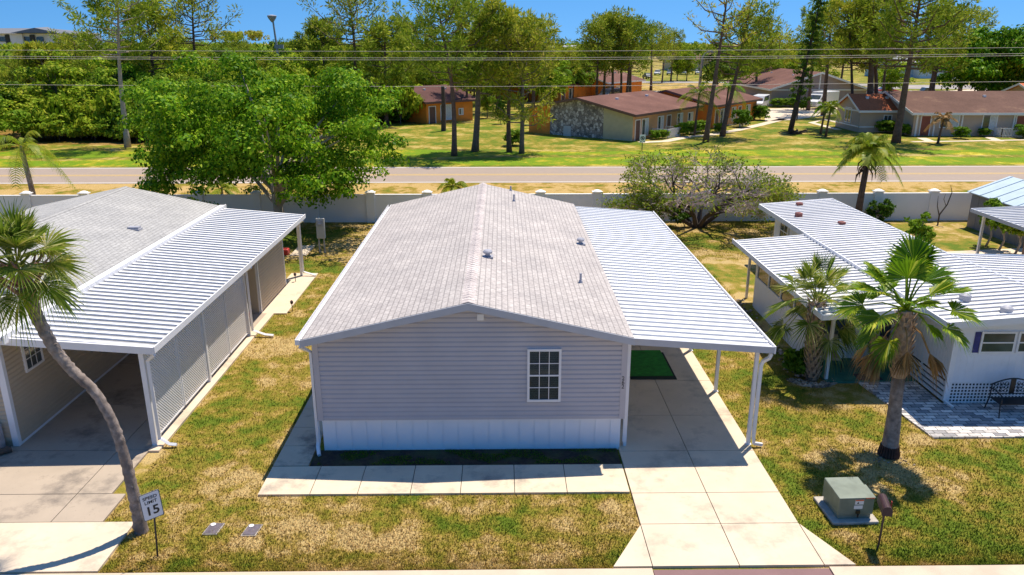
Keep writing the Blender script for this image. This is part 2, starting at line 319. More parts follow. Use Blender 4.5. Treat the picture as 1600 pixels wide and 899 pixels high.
def slabs(name, xs, ys, mat, z=.06, clip=None):
    mb = MB(); G = .009
    for x0, x1 in zip(xs, xs[1:]):
        for y0, y1 in zip(ys, ys[1:]): mb.box(x0+G, x1-G, y0+G, y1-G, .0, z)
    mb.box(xs[0]+.02, xs[-1]-.02, ys[0]+.02, ys[-1]-.02, .0, z-.025, 1)
    return struct(name, mb, [mat, 'joint'])
dx0, dx1, dxm = 2.98, 6.42, 4.72
slabs('driveway', [dx0, dxm, dx1], [14.24, 15.44, 17.35, 19.3, 21.6, 24.4, 27.4, 30.4, 33.2], 'concrete')
mb = MB(); G = .009
mb.prism([(dx0+G,12.84),(dxm-G,12.84),(dxm-G,14.24-G),(dx0+G,14.24-G)], 0, .06); mb.prism([(dxm+G,12.84),(dx1-G,12.84),(dx1-G,14.24-G),(dxm+G,14.24-G)], 0, .06)
mb.prism([(2.2,12.84),(dx0-G,12.84),(dx0-G,14.2)], 0, .06); mb.prism([(dx1+G,12.84),(7.05,12.84),(dx1+G,14.2)], 0, .06)
mb.prism([(2.3,12.86),(7.0,12.86),(6.4,14.2),(3.0,14.2)], 0, .035, 1)
struct('driveway_apron', mb, ['concrete', 'joint'])
slabs('front_walkway', [-5.66,-4.46,-3.36,-2.14,-.98,.28,1.5,2.96], [15.5, 16.74], 'walk_concrete', .055)
slabs('side_walkway', [-5.66,-4.78], [16.76,17.75,18.75,19.85,21.0,22.2,23.5,25,26.5,28,30,32], 'stained_concrete', .055)
mb = MB(); mb.box(-4.76,2.94,16.76,17.55,0,.03); struct('planting_bed', mb, 'soil')
mb = MB()
for a, b_ in ((-20, 2.96), (6.5, 20)): mb.box(a, b_, 12.42, 12.79, 0, .05)
struct('kerb', mb, 'kerb'); mb = MB(); mb.box(2.98, 6.48, 12.0, 12.76, 0, .03); struct('driveway_gutter', mb, 'purple_paving')
mb = MB(); mb.quad((-60,4,.02),(60,4,.02),(60,12.41,.02),(-60,12.41,.02)); struct('front_road', mb, 'asphalt_front')
# left neighbour's paving
mb = MB(); G = .01
for y0, y1 in ((14.5,15.6),(15.6,17.6),(17.6,20.2),(20.2,23.2),(23.2,28.0)): mb.box(-12.9,-9.85,y0+G,y1-G,0,.05); mb.box(-9.83,-8.72,y0+G,y1-G,0,.05) if y1 < 17 else mb.box(-9.83,-9.05,y0+G,y1-G,0,.05)
mb.box(-25,-12.95,14.5,17.0,0,.05)
struct('neighbour_driveway', mb, 'old_concrete')
mb = MB(); mb.box(-14.5,-11.02,12.84,14.48,0,.06); mb.box(-11.0,-8.0,12.84,14.48,0,.06); struct('neighbour_driveway_apron', mb, 'concrete')
mb = MB(); mb.box(-9.05,-8.78,17.55,28.0,0,.06); mb.box(-9.5,-8.3,28.0,33.4,0,.05); mb.box(-10.4,-9.6,36.5,38.4,0,.04); struct('neighbour_footing', mb, 'concrete')
# right neighbour's patio
mb = MB(); mb.prism([(11.38,17.98),(22,17.98),(22,20.0),(12.72,20.0),(12.72,22.0),(10.95,21.45)], 0, .05); struct('paver_patio', mb, 'pavers')
mb = MB(); mb.box(9.95,12.75,21.46,23.3,0,.07); struct('porch_floor', mb, 'porch_green')
mb = MB(); mb.prism([(16,35.9),(27,37.5),(27,34),(16,34)], 0, .03); struct('rear_patio', mb, 'concrete')
# paths and courts over the road
def strip(name, pts, w, mat, z=.02):
    mb = MB(); P = [Vector((*p, 0)) for p in pts]; L = []
    for i, p in enumerate(P):
        d = (P[min(i+1,len(P)-1)]-P[max(i-1,0)]).normalized(); n = Vector((-d.y, d.x, 0)); L.append((p+n*w/2, p-n*w/2))
    for a, b_ in zip(L, L[1:]): mb.quad((*a[1].xy,z),(*b_[1].xy,z),(*b_[0].xy,z),(*a[0].xy,z))
    return struct(name, mb, mat)
strip('path', [g(1000,223), g(1040,221), g(1075,214), g(1110,211), g(1150,204), g(1185,196), g(1225,186)], 1.2, 'concrete')
strip('footpath', [g(1310,203), g(1268,192), g(1288,187), g(1330,196)], .9, 'concrete')
strip('house_path', [g(1425,222), g(1500,221), g(1600,219), g(1700,217)], .7, 'concrete')
strip('entry_path', [g(1440,216), g(1455,222)], 1.0, 'concrete', .024); strip('entry_path', [g(1545,215), g(1562,221)], 1.0, 'concrete', .024)
mb = MB(); mb.prism([g(1195,190), g(1235,188), g(1310,178), g(1310,168), g(1195,170)], .006, .02); struct('parking_court', mb, 'concrete')
mb = MB(); mb.prism([g(900,170), g(1010,163), g(1190,160), g(1200,130), g(980,128), g(900,140)], .004, .012); struct('sandy_ground', mb, 'verge')
strip('access_road', [g(560,150), g(850,152), g(1000,146), g(1120,140), g(1190,142), (120,190)], 7, 'concrete', .03)
strip('far_street', [(-40,215), (60,205), (100,188), (180,180)], 9, 'asphalt_far', .036)
strip('side_street', [g(1300,150), g(1440,150), g(1600,142)], 16, 'concrete', .028)
strip('wide_street', [(70,182), (130,176), (200,170)], 8, 'asphalt_far', .04)

# ------------------------------------------------------------------ building pieces
def clap(mb, o, u, n, z0, z1, u0f, u1f, step=.125, lip=.026, m=0):
    z = z0
    while z < z1-.005:
        zt = min(z+step, z1); a0, a1, b0, b1 = u0f(z), u1f(z), u0f(zt), u1f(zt)
        if a1-a0 > .02:
            P = lambda a, d, zz: (o[0]+u[0]*a+n[0]*d, o[1]+u[1]*a+n[1]*d, zz)
            if b1 < b0: b0 = b1 = (b0+b1)/2
            zm = z+(zt-z)*.64; c0, c1 = max(u0f(zm), a0), min(u1f(zm), a1); c1 = max(c0, c1)
            mb.quad(P(a0,lip,z),P(a1,lip,z),P(c1,lip,zm),P(c0,lip,zm), m); mb.quad(P(c0,lip,zm),P(c1,lip,zm),P(b1,.001,zt),P(b0,.001,zt), m); mb.quad(P(a0,0,z),P(a1,0,z),P(a1,lip,z),P(a0,lip,z), m)
        z = zt
def window(parent, o, u, n, uc, z0, w, h, cols=3, rows=4, blinds=True, frame='white_trim', label=None, fw_=.06, proud=.075, glass='glass_clear'):
    # frame > pane, muntins, blind
    mb = MB(); a, b_ = uc-w/2, uc+w/2
    for q in ((a,a+fw_,z0,z0+h),(b_-fw_,b_,z0,z0+h),(a+fw_,b_-fw_,z0,z0+fw_),(a+fw_,b_-fw_,z0+h-fw_,z0+h)): mb.obox(o,u,n,q[0],q[1],.0,proud,q[2],q[3])
    fr = mb.build('window', frame, parent)
    if label: fr['label'] = label
    mb = MB(); ia, ib, za, zb = a+fw_, b_-fw_, z0+fw_, z0+h-fw_
    mb.obox(o,u,n,ia,ib,.046,.050,za,zb); mb.build('pane', glass, fr)
    mb = MB(); mb.obox(o,u,n,ia,ib,.029,.031,za,zb); mb.build('interior', 'interior', fr)
    if cols*rows > 1:
        mb = MB(); t = .008
        for i in range(1, cols): mb.obox(o,u,n,ia+(ib-ia)*i/cols-t,ia+(ib-ia)*i/cols+t,.051,.060,za,zb)
        for i in range(1, rows):
            tt = t*2.4 if (rows % 2 == 0 and i == rows//2) else t; zz = za+(zb-za)*i/rows; mb.obox(o,u,n,ia,ib,.051,.064,zz-tt,zz+tt)
        mb.build('muntins', frame, fr)
    if blinds:
        mb = MB(); z = za+(zb-za)*.02
        while z < zb-.02: mb.obox(o,u,n,ia+.005,ib-.005,.034,.038,z,z+.036); z += .048
        mb.build('blind', 'blind', fr)
    return fr
def pans(mb, x0, z0, x1, z1, y0, y1, pitch=.31, rib=.055, hgt=.042, t=.03, seam=.035):   # ribbed metal roofing; ribs run along x; seam strip holds the painted rib shadow
    def P(x, y, h): k = (x-x0)/(x1-x0); return (x, y, z0+(z1-z0)*k+h)
    y = y0
    while y < y1-.01:
        ye = min(y+pitch, y1); r = min(rib, ye-y)
        mb.quad(P(x0,y,hgt),P(x1,y,hgt),P(x1,y+r,hgt),P(x0,y+r,hgt),1)
        mb.quad(P(x0,y,0),P(x1,y,0),P(x1,y,hgt),P(x0,y,hgt),1); mb.quad(P(x0,y+r,hgt),P(x1,y+r,hgt),P(x1,y+r+.012,0),P(x0,y+r+.012,0),1)
        mb.quad(P(x1,y,0),P(x1,y+r,0),P(x1,y+r,hgt),P(x1,y,hgt),1)
        if ye-y > r+.012:
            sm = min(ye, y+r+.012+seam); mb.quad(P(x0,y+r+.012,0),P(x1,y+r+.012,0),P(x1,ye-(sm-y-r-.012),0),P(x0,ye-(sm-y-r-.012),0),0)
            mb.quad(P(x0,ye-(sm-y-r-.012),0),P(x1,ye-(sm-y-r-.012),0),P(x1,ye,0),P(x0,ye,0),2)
        y = ye
    mb.quad(P(x0,y0,-t),P(x0,y1,-t),P(x1,y1,-t),P(x1,y0,-t),1)
def bars(mb, p0, p1, w, d, m=0):    # rectangular bar between two points, w wide (horizontal), d deep (down from the points)
    a, b_ = Vector(p0), Vector(p1); u = (b_-a).normalized(); s = Vector((-u.y, u.x, 0)).normalized()*w/2; q = Vector((0,0,-d))
    vs = [a-s, a+s, a+s+q, a-s+q, b_-s, b_+s, b_+s+q, b_-s+q]; mb.add(vs, [(0,3,2,1),(4,5,6,7),(0,1,5,4),(1,2,6,5),(2,3,7,6),(3,0,4,7)], m)
def textmesh(name, body, size, mat, parent, loc, rot, ext=.004, spacing=1.0, bold=0, world=True):
    cu = bpy.data.curves.new(name, 'FONT'); cu.body = body; cu.size = size; cu.align_x = 'CENTER'; cu.align_y = 'CENTER'; cu.extrude = ext; cu.space_line = spacing; cu.offset = bold
    t = bpy.data.objects.new(name+'_curve', cu); C.objects.link(t); bpy.context.view_layer.update()
    me = bpy.data.meshes.new_from_object(t.evaluated_get(bpy.context.evaluated_depsgraph_get())); bpy.data.objects.remove(t); bpy.data.curves.remove(cu)
    me.name = name; me.materials.clear(); me.materials.append(MATS[mat]); o = bpy.data.objects.new(name, me); C.objects.link(o); o.rotation_euler = rot
    if parent: o.parent = parent
    of = Vector(OFS.get(parent.name, (0,0,0))) if (parent and world) else Vector((0,0,0)); o.location = Vector(loc)-of; return o
def downspout(parent, pts, r=.045, mat='white_trim', name='downspout'):
    mb = MB(); mb.tube(pts, r*1.2, 4); return mb.build(name, mat, parent)
UX, NYm = (1,0), (0,-1)

# ------------------------------------------------------------------ main house
H0 = thing('mobile_home', 'taupe sided home with shingle gable roof and white skirting in the centre', 'house', (-.8, 25, 0))
hx0, hx1, hy0, hy1 = -4.6, 3.05, 17.5, 33.0; rx0, rx1, ry0, ry1, rxm = -4.82, 3.18, 17.18, 33.2, -.8
ze, zr = 3.22, 4.14; sk_ = .92
sl_ = (zr-ze)/(rxm-rx0); roofz = lambda x: zr-abs(x-rxm)*sl_
mb = MB(); mb.box(hx0+.02,hx1-.02,hy0+.02,hy1,.93,2.98); mb.extr([(hx0+.02,hy0+.02,2.98),(hx1-.02,hy0+.02,2.98),(rxm,hy0+.02,roofz(rxm)-.16)], (0,hy1-hy0-.04,0))
L0 = lambda z: max(hx0, rxm-(zr-.14-z)/sl_) if z > 2.9 else hx0
L1 = lambda z: min(hx1, rxm+(zr-.14-z)/sl_) if z > 2.9 else hx1
clap(mb, (0,hy0), UX, NYm, sk_, zr-.16, L0, L1)
clap(mb, (hx0,0), (0,1), (-1,0), sk_, 2.98, lambda z: hy0, lambda z: hy1); clap(mb, (hx1,0), (0,1), (1,0), sk_, 2.98, lambda z: hy0, lambda z: hy1)
wl = mb.build('wall', 'siding_taupe', H0)
mb = MB()
mb.box(hx0-.02,hx0+.1,hy0-.04,hy0-.001,sk_,3.05); mb.box(hx0-.042,hx0-.02,hy0-.04,hy0+.09,sk_,3.0)
mb.box(hx1-.1,hx1+.02,hy0-.04,hy0-.001,sk_,3.05); mb.box(hx1+.02,hx1+.042,hy0-.04,hy0+.09,sk_,3.0); mb.build('corner_trim', 'siding_taupe', H0)
mb = MB()                                     # vented vertical skirting
x = hx0+.03; k = 0
def skirt(mb, o, u, n, a, b_, z1=.86):
    x = a; k = 0
    while x < b_-.01:
        k += 1; e = min(x+(.33 if k % 2 else .055), b_); q = 0 if k % 2 else -.026; mb.obox(o,u,n,x,e,-.05,q,.03,z1); x = e
    mb.obox(o,u,n,a,b_,-.04,.018,z1,z1+.06); mb.obox(o,u,n,a,b_,-.04,.014,0,.03)
skirt(mb, (0,hy0+.05), UX, NYm, hx0+.04, hx1-.04); skirt(mb, (hx0+.05,0), (0,1), (-1,0), hy0+.06, hy1); skirt(mb, (hx1-.05,0), (0,1), (1,0), hy0+.06, hy1)
mb.build('skirting', 'skirting', H0)
mb = MB(); t = .07
for s, xe in ((-1,rx0),(1,rx1)):
    ze_ = roofz(xe); mb.add([(rxm,ry0,zr),(xe,ry0,ze_),(xe,ry1,ze_),(rxm,ry1,zr),(rxm,ry0,zr-t),(xe,ry0,ze_-t),(xe,ry1,ze_-t),(rxm,ry1,zr-t)], [(0,1,2,3),(4,7,6,5),(0,4,5,1),(2,6,7,3),(1,5,6,2)])
rf = mb.build('roof', 'shingle_main', H0)
mb = MB()
for y0 in np.arange(ry0, ry1-.05, .19):
    h = .022+.004*math.sin(y0*9); mb.add([(rxm-.16,y0,zr-.16*sl_+.006),(rxm,y0,zr+h),(rxm+.16,y0,zr-.16*sl_+.006),(rxm-.16,y0+.2,zr-.16*sl_+.004),(rxm,y0+.2,zr+.012),(rxm+.16,y0+.2,zr-.16*sl_+.004)], [(0,1,4,3),(1,2,5,4),(0,2,1)])
mb.build('ridge_cap', 'shingle_ridge', rf)
mb = MB()
for yf in (ry0-.03, ry1+.0):
    mb = MB()
    for xe in (rx0-.02, rx1+.02): mb.add([(rxm,yf,zr-.012),(xe,yf,roofz(xe)-.012),(xe,yf,roofz(xe)-.19),(rxm,yf,zr-.19),(rxm,yf+.03,zr-.012),(xe,yf+.03,roofz(xe)-.012),(xe,yf+.03,roofz(xe)-.19),(rxm,yf+.03,zr-.19)], [(0,1,2,3),(4,7,6,5),(0,4,5,1),(3,2,6,7),(1,5,6,2)])
    mb.build('fascia', 'fascia_grey', H0)
mb = MB()
for xe in (rx0, rx1): mb.add([(rxm,ry0,zr-.125),(xe,ry0,roofz(xe)-.125),(xe,hy0+.01,roofz(xe)-.125),(rxm,hy0+.01,zr-.125)], [(0,1,2,3)])
mb.box(rx0,hx0,hy0,ry1,2.985,3.0); mb.build('soffit', 'white_trim', H0)
mb = MB(); zq = roofz(rx0); mb.box(rx0-.13,rx0-.12,ry0-.03,ry1,zq-.13,zq+.01); mb.box(rx0-.12,rx0-.021,ry0-.03,ry1,zq-.13,zq-.12); mb.box(rx0-.12,rx0-.021,ry0-.03,ry0-.02,zq-.12,zq); mb.box(rx0-.012,rx0+.012,ry0,ry1,zq-.11,zq+.013); mb.build('gutter', 'white_trim', H0)
downspout(H0, [(rx0-.07,ry0+.15,2.98),(hx0-.09,hy0+.04,2.75),(hx0-.09,hy0+.04,.3),(hx0-.1,hy0-.02,.18),(hx0-.02,hy0-.28,.08)])
downspout(H0, [(rx0-.07,22.4,2.98),(hx0-.08,22.4,2.75),(hx0-.08,22.4,.3),(hx0-.25,22.3,.1)])
downspout(H0, [(hx1+.08,hy0+.1,2.98),(hx1+.08,hy0+.1,.2)], .05)
window(H0, (0,hy0), UX, NYm, 1.04, 1.42, .84, 1.42, 3, 4)
mb = MB(); mb.box(-.6,-.43,hy0-.10,hy0-.015,3.6,3.77); mb.build('wall_lamp', 'white', H0, bevel=.02)
textmesh('house_number', '2\n6\n2', .15, 'black', H0, (hx1-.04,hy0-.044,1.92), (math.pi/2,0,0), .003, .75)
def vent_round(x, y, name='roof_vent'):
    z = roofz(x); mb = MB(); mb.lathe([(.07,-.03),(.07,.12),(.13,.12),(.14,.17),(.1,.21)], (x,y,z), 12); mb.box(x-.16,x+.16,y-.14,y+.14,z-.03,z+.03); return mb.build(name, 'grey_vent', rf)
def vent_pipe(x, y, h=.28):
    z = roofz(x); mb = MB(); mb.lathe([(.07,-.03),(.05,.06),(.035,.08),(.035,h)], (x,y,z), 10); return mb.build('vent_pipe', 'grey_vent', rf)
vent_round(*g(762,398,4.12)); vent_round(*g(907,382,3.32)); vent_pipe(*g(907,444,3.4)); vent_pipe(*g(803,317,3.78)); vent_pipe(*g(798,299,3.84), h=.2)
# carport on its right side
cx0, cx1, cy0, cy1, cz0, cz1 = 3.24, 6.72, 17.42, 33.35, 3.06, 2.80
mb = MB(); pans(mb, cx0, cz0, cx1-.06, cz1+.01, cy0+.06, cy1, .33, .10, seam=.03); mb.build('carport_roof', ['pan_main','rib_white','seam_main'], H0)  # seam_main: painted rib shadow strips
mb = MB(); bars(mb, (cx0,cy0+.03,cz0+.05), (cx1-.02,cy0+.03,cz1+.06), .05, .17); mb.build('front_fascia', 'fascia_grey', H0)
mb = MB(); bars(mb, (cx1,cy0,cz1+.075), (cx1,cy1,cz1+.075), .035, .19); bars(mb, (cx1-.10,cy0+.06,cz1+.00), (cx1-.10,cy1,cz1+.00), .14, .12); mb.build('carport_gutter', 'white_trim', H0)
for (px, py) in ((1170,698),(1116.6,615),(1078,551)):
    x, y = g(px, py); mb = MB(); mb.box(6.33,6.42,y,y+.09,.05,2.71); mb.box(6.30,6.45,y-.03,y+.12,.061,.075); mb.build('carport_post', 'white_trim', H0)
for y in (28.2, 32.6): mb = MB(); mb.box(6.33,6.42,y,y+.09,.05,2.71); mb.build('carport_post', 'white_trim', H0)
mb = MB(); mb.box(3.12,3.2,17.62,17.7,.06,2.95); mb.build('carport_post', 'white_trim', H0)
downspout(H0, [(6.66,17.5,2.66),(6.62,17.5,2.55),(6.5,17.58,2.42),(6.47,17.6,2.3),(6.47,17.6,.3),(6.5,17.6,.12),(6.72,17.6,.08)], .045)
# steps rail on the left
R0 = thing('handrail', 'black metal step handrail beside the left side walkway of the taupe home', 'handrail', (-5.45,21.2,0))
for x in (-5.5, -5.05):
    mb = MB(); mb.tube([(x,20.6,.05),(x,20.6,.8),(x,21.9,1.15),(x,21.9,.05)], .02, 6); mb.tube([(x,20.6,.5),(x,21.9,.8)], .012, 5); mb.build('rail', 'dark_metal', R0)
mb = MB(); mb.box(-5.45,-5.09,20.95,21.25,.05,.28); mb.box(-5.45,-5.09,21.25,21.9,.05,.48); mb.build('step', 'concrete', R0)
t = MB(); t.prism([g(985,593,.07), g(1058,593,.07), g(1036,551,.07), g(975,551,.07)], .062, .08); t.prism([(3.15,21.9),(5.34,21.9),(5.34,24.0),(3.15,24.0)], .081, .088, 1)
tag(recenter(t.build('turf_mat', ['turf_edge','turf'])), 'green artificial turf mat with dark edge lying on the shaded driveway', 'mat')

# ------------------------------------------------------------------ left neighbour
LH = thing('neighbour_house', 'beige sided house with pale grey shingle roof, left of the taupe home', 'house', (-16, 25, 0))
lx0, lx1, ly0, ly1, lrm, lze, lzr = -20.3, -12.5, 17.85, 33.2, -16.4, 3.12, 4.0
s2 = (lzr-lze)/(lrm-(-20.5)); rz2 = lambda x: lzr-abs(x-lrm)*s2
mb = MB(); mb.box(lx0+.02,lx1-.02,ly0+.02,ly1,.05,2.95); mb.extr([(lx0+.02,ly0+.02,2.95),(lx1-.02,ly0+.02,2.95),(lrm,ly0+.02,3.85)], (0,ly1-ly0-.04,0))
clap(mb, (0,ly0), UX, NYm, .2, 2.95, lambda z: lx0, lambda z: lx1); clap(mb, (lx1,0), (0,1), (1,0), .12, 2.95, lambda z: ly0, lambda z: ly1)
mb.build('wall', 'siding_beige', LH)
mb = MB(); mb.box(lx1-.12,lx1+.02,ly0-.04,ly0-.001,.06,2.95); mb.box(lx1+.02,lx1+.042,ly0-.04,ly0+.08,.06,2.95); mb.box(lx1+.001,lx1+.03,ly0+.1,ly1,.051,.12); mb.build('corner_trim', 'white_trim', LH)
mb = MB(); t = .07
for xe in (-20.5, -12.3):
    z_ = rz2(xe); mb.add([(lrm,17.55,lzr),(xe,17.55,z_),(xe,33.5,z_),(lrm,33.5,lzr),(lrm,17.55,lzr-t),(xe,17.55,z_-t),(xe,33.5,z_-t),(lrm,33.5,lzr-t)], [(0,1,2,3),(4,7,6,5),(0,4,5,1),(2,6,7,3),(1,5,6,2)])
lr = mb.build('roof', 'shingle_left', LH)
mb = MB(); mb.add([(lrm-.15,17.55,lzr-.025),(lrm,17.55,lzr+.012),(lrm+.15,17.55,lzr-.025),(lrm-.15,33.5,lzr-.025),(lrm,33.5,lzr+.012),(lrm+.15,33.5,lzr-.025)], [(0,1,4,3),(1,2,5,4)]); mb.build('ridge_cap', 'shingle_left', lr)
for (px, py) in ((209,354),(5,453)):
    x, y = g(px, py, 3.5); z = rz2(x); mb = MB(); mb.box(x-.2,x+.2,y-.12,y+.12,z-.03,z+.09); mb.box(x-.24,x+.24,y-.16,y+.16,z-.05,z+.02); mb.build('roof_vent', 'grey_vent', lr)
mb = MB(); mb.box(-12.36,-12.1,17.5,33.4,3.10,3.19); mb.box(-12.12,-12.08,17.5,33.4,3.0,3.22); mb.build('gutter', 'white_trim', LH)
zA, zB, xB = 3.07, 2.76, -8.6
mb = MB(); pans(mb, -12.07, zA, xB-.05, zB+.01, 17.8, 33.1, .31, .10, seam=.04); mb.build('carport_roof', ['pan_left','rib_white','seam_dark'], LH)  # seam_dark: painted rib shadow strips
mb = MB(); bars(mb, (-13.2,17.74,zA+.10), (xB,17.74,zB+.06), .06, .19); bars(mb, (xB,17.72,zB+.07), (xB,33.15,zB+.07), .035, .17); bars(mb, (xB-.12,17.8,zB-.0), (xB-.12,33.1,zB-.0), .14, .12); mb.build('carport_fascia', 'white_trim', LH)
for y in (17.82, 21.7, 25.6): mb = MB(); mb.box(-9.06,-8.94,y,y+.1,.06,2.63); mb.build('carport_post', 'white_trim', LH)
mb = MB(); mb.box(-9.0,-8.9,33.0,33.1,.05,2.63); mb.build('carport_post', 'white_trim', LH)
for (a, b_) in ((17.95,19.8),(19.86,21.66),(21.82,23.6),(23.68,25.56)):          # lattice screens
    mb = MB(); z0, z1 = .18, 2.58
    for q in ((a,a+.04,z0,z1),(b_-.04,b_,z0,z1),(a+.04,b_-.04,z0,z0+.04),(a+.04,b_-.04,z1-.04,z1)): mb.box(-9.02,-8.98,q[0],q[1],q[2],q[3])
    for dirn in (1,-1):
        k = a-(z1-z0) if dirn == 1 else a
        while k < (b_ if dirn == 1 else b_+(z1-z0)):
            pts = []
            if dirn == 1: ya, za_ = (k, z0) if k >= a else (a, z0+(a-k)); yb = min(b_, k+(z1-z0)); zb = z0+(yb-k)
            else: ya, za_ = (k, z0) if k <= b_ else (b_, z0+(k-b_)); yb = max(a, k-(z1-z0)); zb = z0+(k-yb)
            if zb-za_ > .03:
                X = -9.005 if dirn == 1 else -8.997; w = .024
                mb.add([(X,ya-w,za_),(X,ya+w,za_),(X,yb+w,zb),(X,yb-w,zb),(X+.007,ya-w,za_),(X+.007,ya+w,za_),(X+.007,yb+w,zb),(X+.007,yb-w,zb)], [(0,3,2,1),(4,5,6,7),(0,1,5,4),(2,3,7,6),(1,2,6,5),(3,0,4,7)])
            k += .095
    mb.build('lattice_screen', 'white_trim', LH)
mb = MB(); mb.box(-11.8,-9.3,28.1,31.7,.05,2.7)
clap(mb, (0,28.1), UX, NYm, .1, 2.7, lambda z: -11.8, lambda z: -9.3); clap(mb, (-9.3,0), (0,1), (1,0), .1, 2.6, lambda z: 28.1, lambda z: 31.7); mb.build('storage_room', 'siding_beige', LH)
mb = MB(); mb.box(-9.36,-9.26,28.06,28.09,.05,2.62); mb.box(-9.284,-9.27,28.06,28.2,.05,2.62); mb.box(-9.284,-9.27,31.6,31.7,.05,2.62); mb.build('storage_trim', 'white_trim', LH)
mb = MB(); mb.box(-9.92,-9.35,28.02,28.055,.05,2.2); mb.build('storage_door', 'siding_beige', LH)
yw, zw = vx(50, 562, lx1)
window(LH, (lx1,0), (0,1), (1,0), yw, 1.75, .80, .95, 3, 3, False, glass='glass_dark')
textmesh('house_number', '2\n6\n0', .19, 'black', LH, (-12.72,ly0-.03,1.75), (math.pi/2,0,0), .003, .85)
downspout(LH, [(xB-.05,17.8,2.6),(-8.86,17.86,2.42),(-8.86,17.86,.25),(-8.6,17.8,.1),(-8.42,17.8,.08)], .045)
downspout(LH, [(xB-.05,25.6,2.6),(-8.86,25.66,2.45),(-8.86,25.66,.25),(-8.4,25.6,.09),(-8.1,25.55,.08)], .045)
downspout(LH, [(xB-.05,32.9,2.6),(-8.86,33.0,2.45),(-8.86,33.0,.25),(-8.3,32.9,.09)], .045)
mb = MB(); mb.box(-9.9,-9.4,22,23,.05,1.6); mb.box(-12.2,-11.2,27.5,28.05,.05,.9)
P0 = thing('planter', 'pale mosaic planter with dark timber edging at the front corner of the beige house', 'planter', (-13.2,17.3,0))
mb = MB(); mb.box(-13.9,-12.75,17.25,17.75,.05,.75); mb.build('planter_box', 'stone', P0, bevel=.02); mb = MB(); mb.tube([(-12.5,17.55,.14),(-13.4,16.8,.14)], .09, 8); mb.build('timber_edge', 'timber', P0)

# ------------------------------------------------------------------ right neighbour
RH = thing('white_mobile_home', 'white flat roofed mobile home with ribbed metal roofs, right of the taupe home', 'house', (14, 27, 0))
wx0, wx1, wy0, wy1 = 12.8, 15.3, 19.95, 35.0
mb = MB(); mb.box(wx0,19.5,wy0,24.8,.72,2.55); mb.box(wx0,wx1,24.8,wy1,.72,2.6)
u = wy0
while u < wy1-.1: mb.box(wx0-.008,wx0,u,u+.075,.72,2.6); u += .15
u = wx0
while u < 19.4: mb.box(u,u+.10,wy0-.006,wy0,.72,1.55); u += .2
mb.box(wx0,19.5,wy0-.006,wy0,1.57,2.55); mb.build('wall', 'siding_white', RH)
mb = MB()
for a in np.arange(12.86,19.4,.1): mb.box(a,a+.038,wy0+.0,wy0+.012,.06,.70)
for z in np.arange(.08,.70,.1): mb.box(12.8,19.5,wy0-.012,wy0-.001,z,z+.038)
mb.build('lattice_skirt', 'white', RH)
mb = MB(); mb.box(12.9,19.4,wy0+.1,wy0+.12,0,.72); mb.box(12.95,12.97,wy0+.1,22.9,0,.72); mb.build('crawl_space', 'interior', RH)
mb = MB()
for z in (.1,.26,.42,.58): mb.box(12.74,12.78,wy0,23.2,z,z+.1)
for y in (wy0, 21.4, 23.1): mb.box(12.78,12.82,y,y+.05,.05,.72)
mb.build('board_skirt', 'white_trim', RH)
mb = MB(); mb.box(12.75,12.86,wy0-.03,wy0-.008,.05,2.55); mb.build('corner_trim', 'white_trim', RH)
downspout(RH, [(12.7,wy0-.06,2.5),(12.7,wy0-.06,.2),(12.82,wy0-.35,.1)], .04)
ex, rz_, rzr = 12.15, 2.70, 2.95
mb = MB(); pans(mb, 15.6, rzr, ex, rz_, 19.45, 35.45, .305, .06); mb.build('roof', ['pan_right','rib_white','seam_dark'], RH)  # seam_dark: painted rib shadow strips
mb = MB(); pans(mb, 15.6, rzr, 19.8, 2.74, 19.45, 25.8, .305, .06); mb.build('side_roof', ['pan_right','rib_white','seam_dark'], RH)  # seam_dark: painted rib shadow strips
mb = MB(); pans(mb, 15.75, 2.55, 19.6, 2.45, 25.9, 27.3, .305, .06); mb.build('rear_roof', ['pan_blue','pan_blue','grey_vent'], RH)
mb = MB(); bars(mb, (15.6,25.9,2.97), (15.6,35.45,2.97), .1, .06); bars(mb, (16.0,21.5,2.96), (15.6,25.9,2.97), .1, .04); mb.build('ridge_rail', 'fascia_grey', RH)
mb = MB(); bars(mb, (ex-.02,19.42,rz_+.05), (ex-.02,35.45,rz_+.05), .05, .2); bars(mb, (ex,19.42,rz_+.05), (15.6,19.42,rzr+.06), .05, .2); bars(mb, (15.6,19.42,rzr+.06), (19.8,19.42,2.8), .05, .2); bars(mb, (ex,35.46,rz_+.05), (15.6,35.46,rzr+.06), .05, .16); mb.build('fascia', 'white_trim', RH)
for (px, py) in ((1249,320),(1248,336),(1315,350)):
    x, y = g(px, py, 2.85); mb = MB(); mb.box(x-.13,x+.13,y-.1,y+.1,2.74,2.90); mb.lathe([(.17,.0),(.15,.04),(.05,.07)], (x,y,2.90), 10); mb.build('roof_vent', 'roof_vent_red', RH)
for (px, py) in ((1508,465),(1573,485)):
    x, y = g(px, py, 2.9); mb = MB(); mb.lathe([(.16,-.1),(.16,.08),(.1,.12),(.02,.14)], (x,y,2.9), 10); mb.build('roof_cap', 'grey_vent', RH)
for uc in (13.95, 15.0): window(RH, (0,wy0), UX, NYm, uc, 1.62, 1.0, .66, 1, 2, False, glass='glass_dark', proud=.05)
mb = MB(); mb.box(13.28,13.44,wy0-.03,wy0-.008,1.64,2.26); mb.build('shutter', 'blue_curtain', RH)
window(RH, (wx0-.01,0), (0,1), (-1,0), 33.6, 1.45, 1.0, .8, 2, 2, False, glass='glass_dark'); window(RH, (wx0-.01,0), (0,1), (-1,0), 31.3, 1.5, .7, .75, 1, 1, False, glass='glass_dark')
window(RH, (wx0-.01,0), (0,1), (-1,0), 32.0, 2.0, .01, .01, 1, 1, False) if False else None
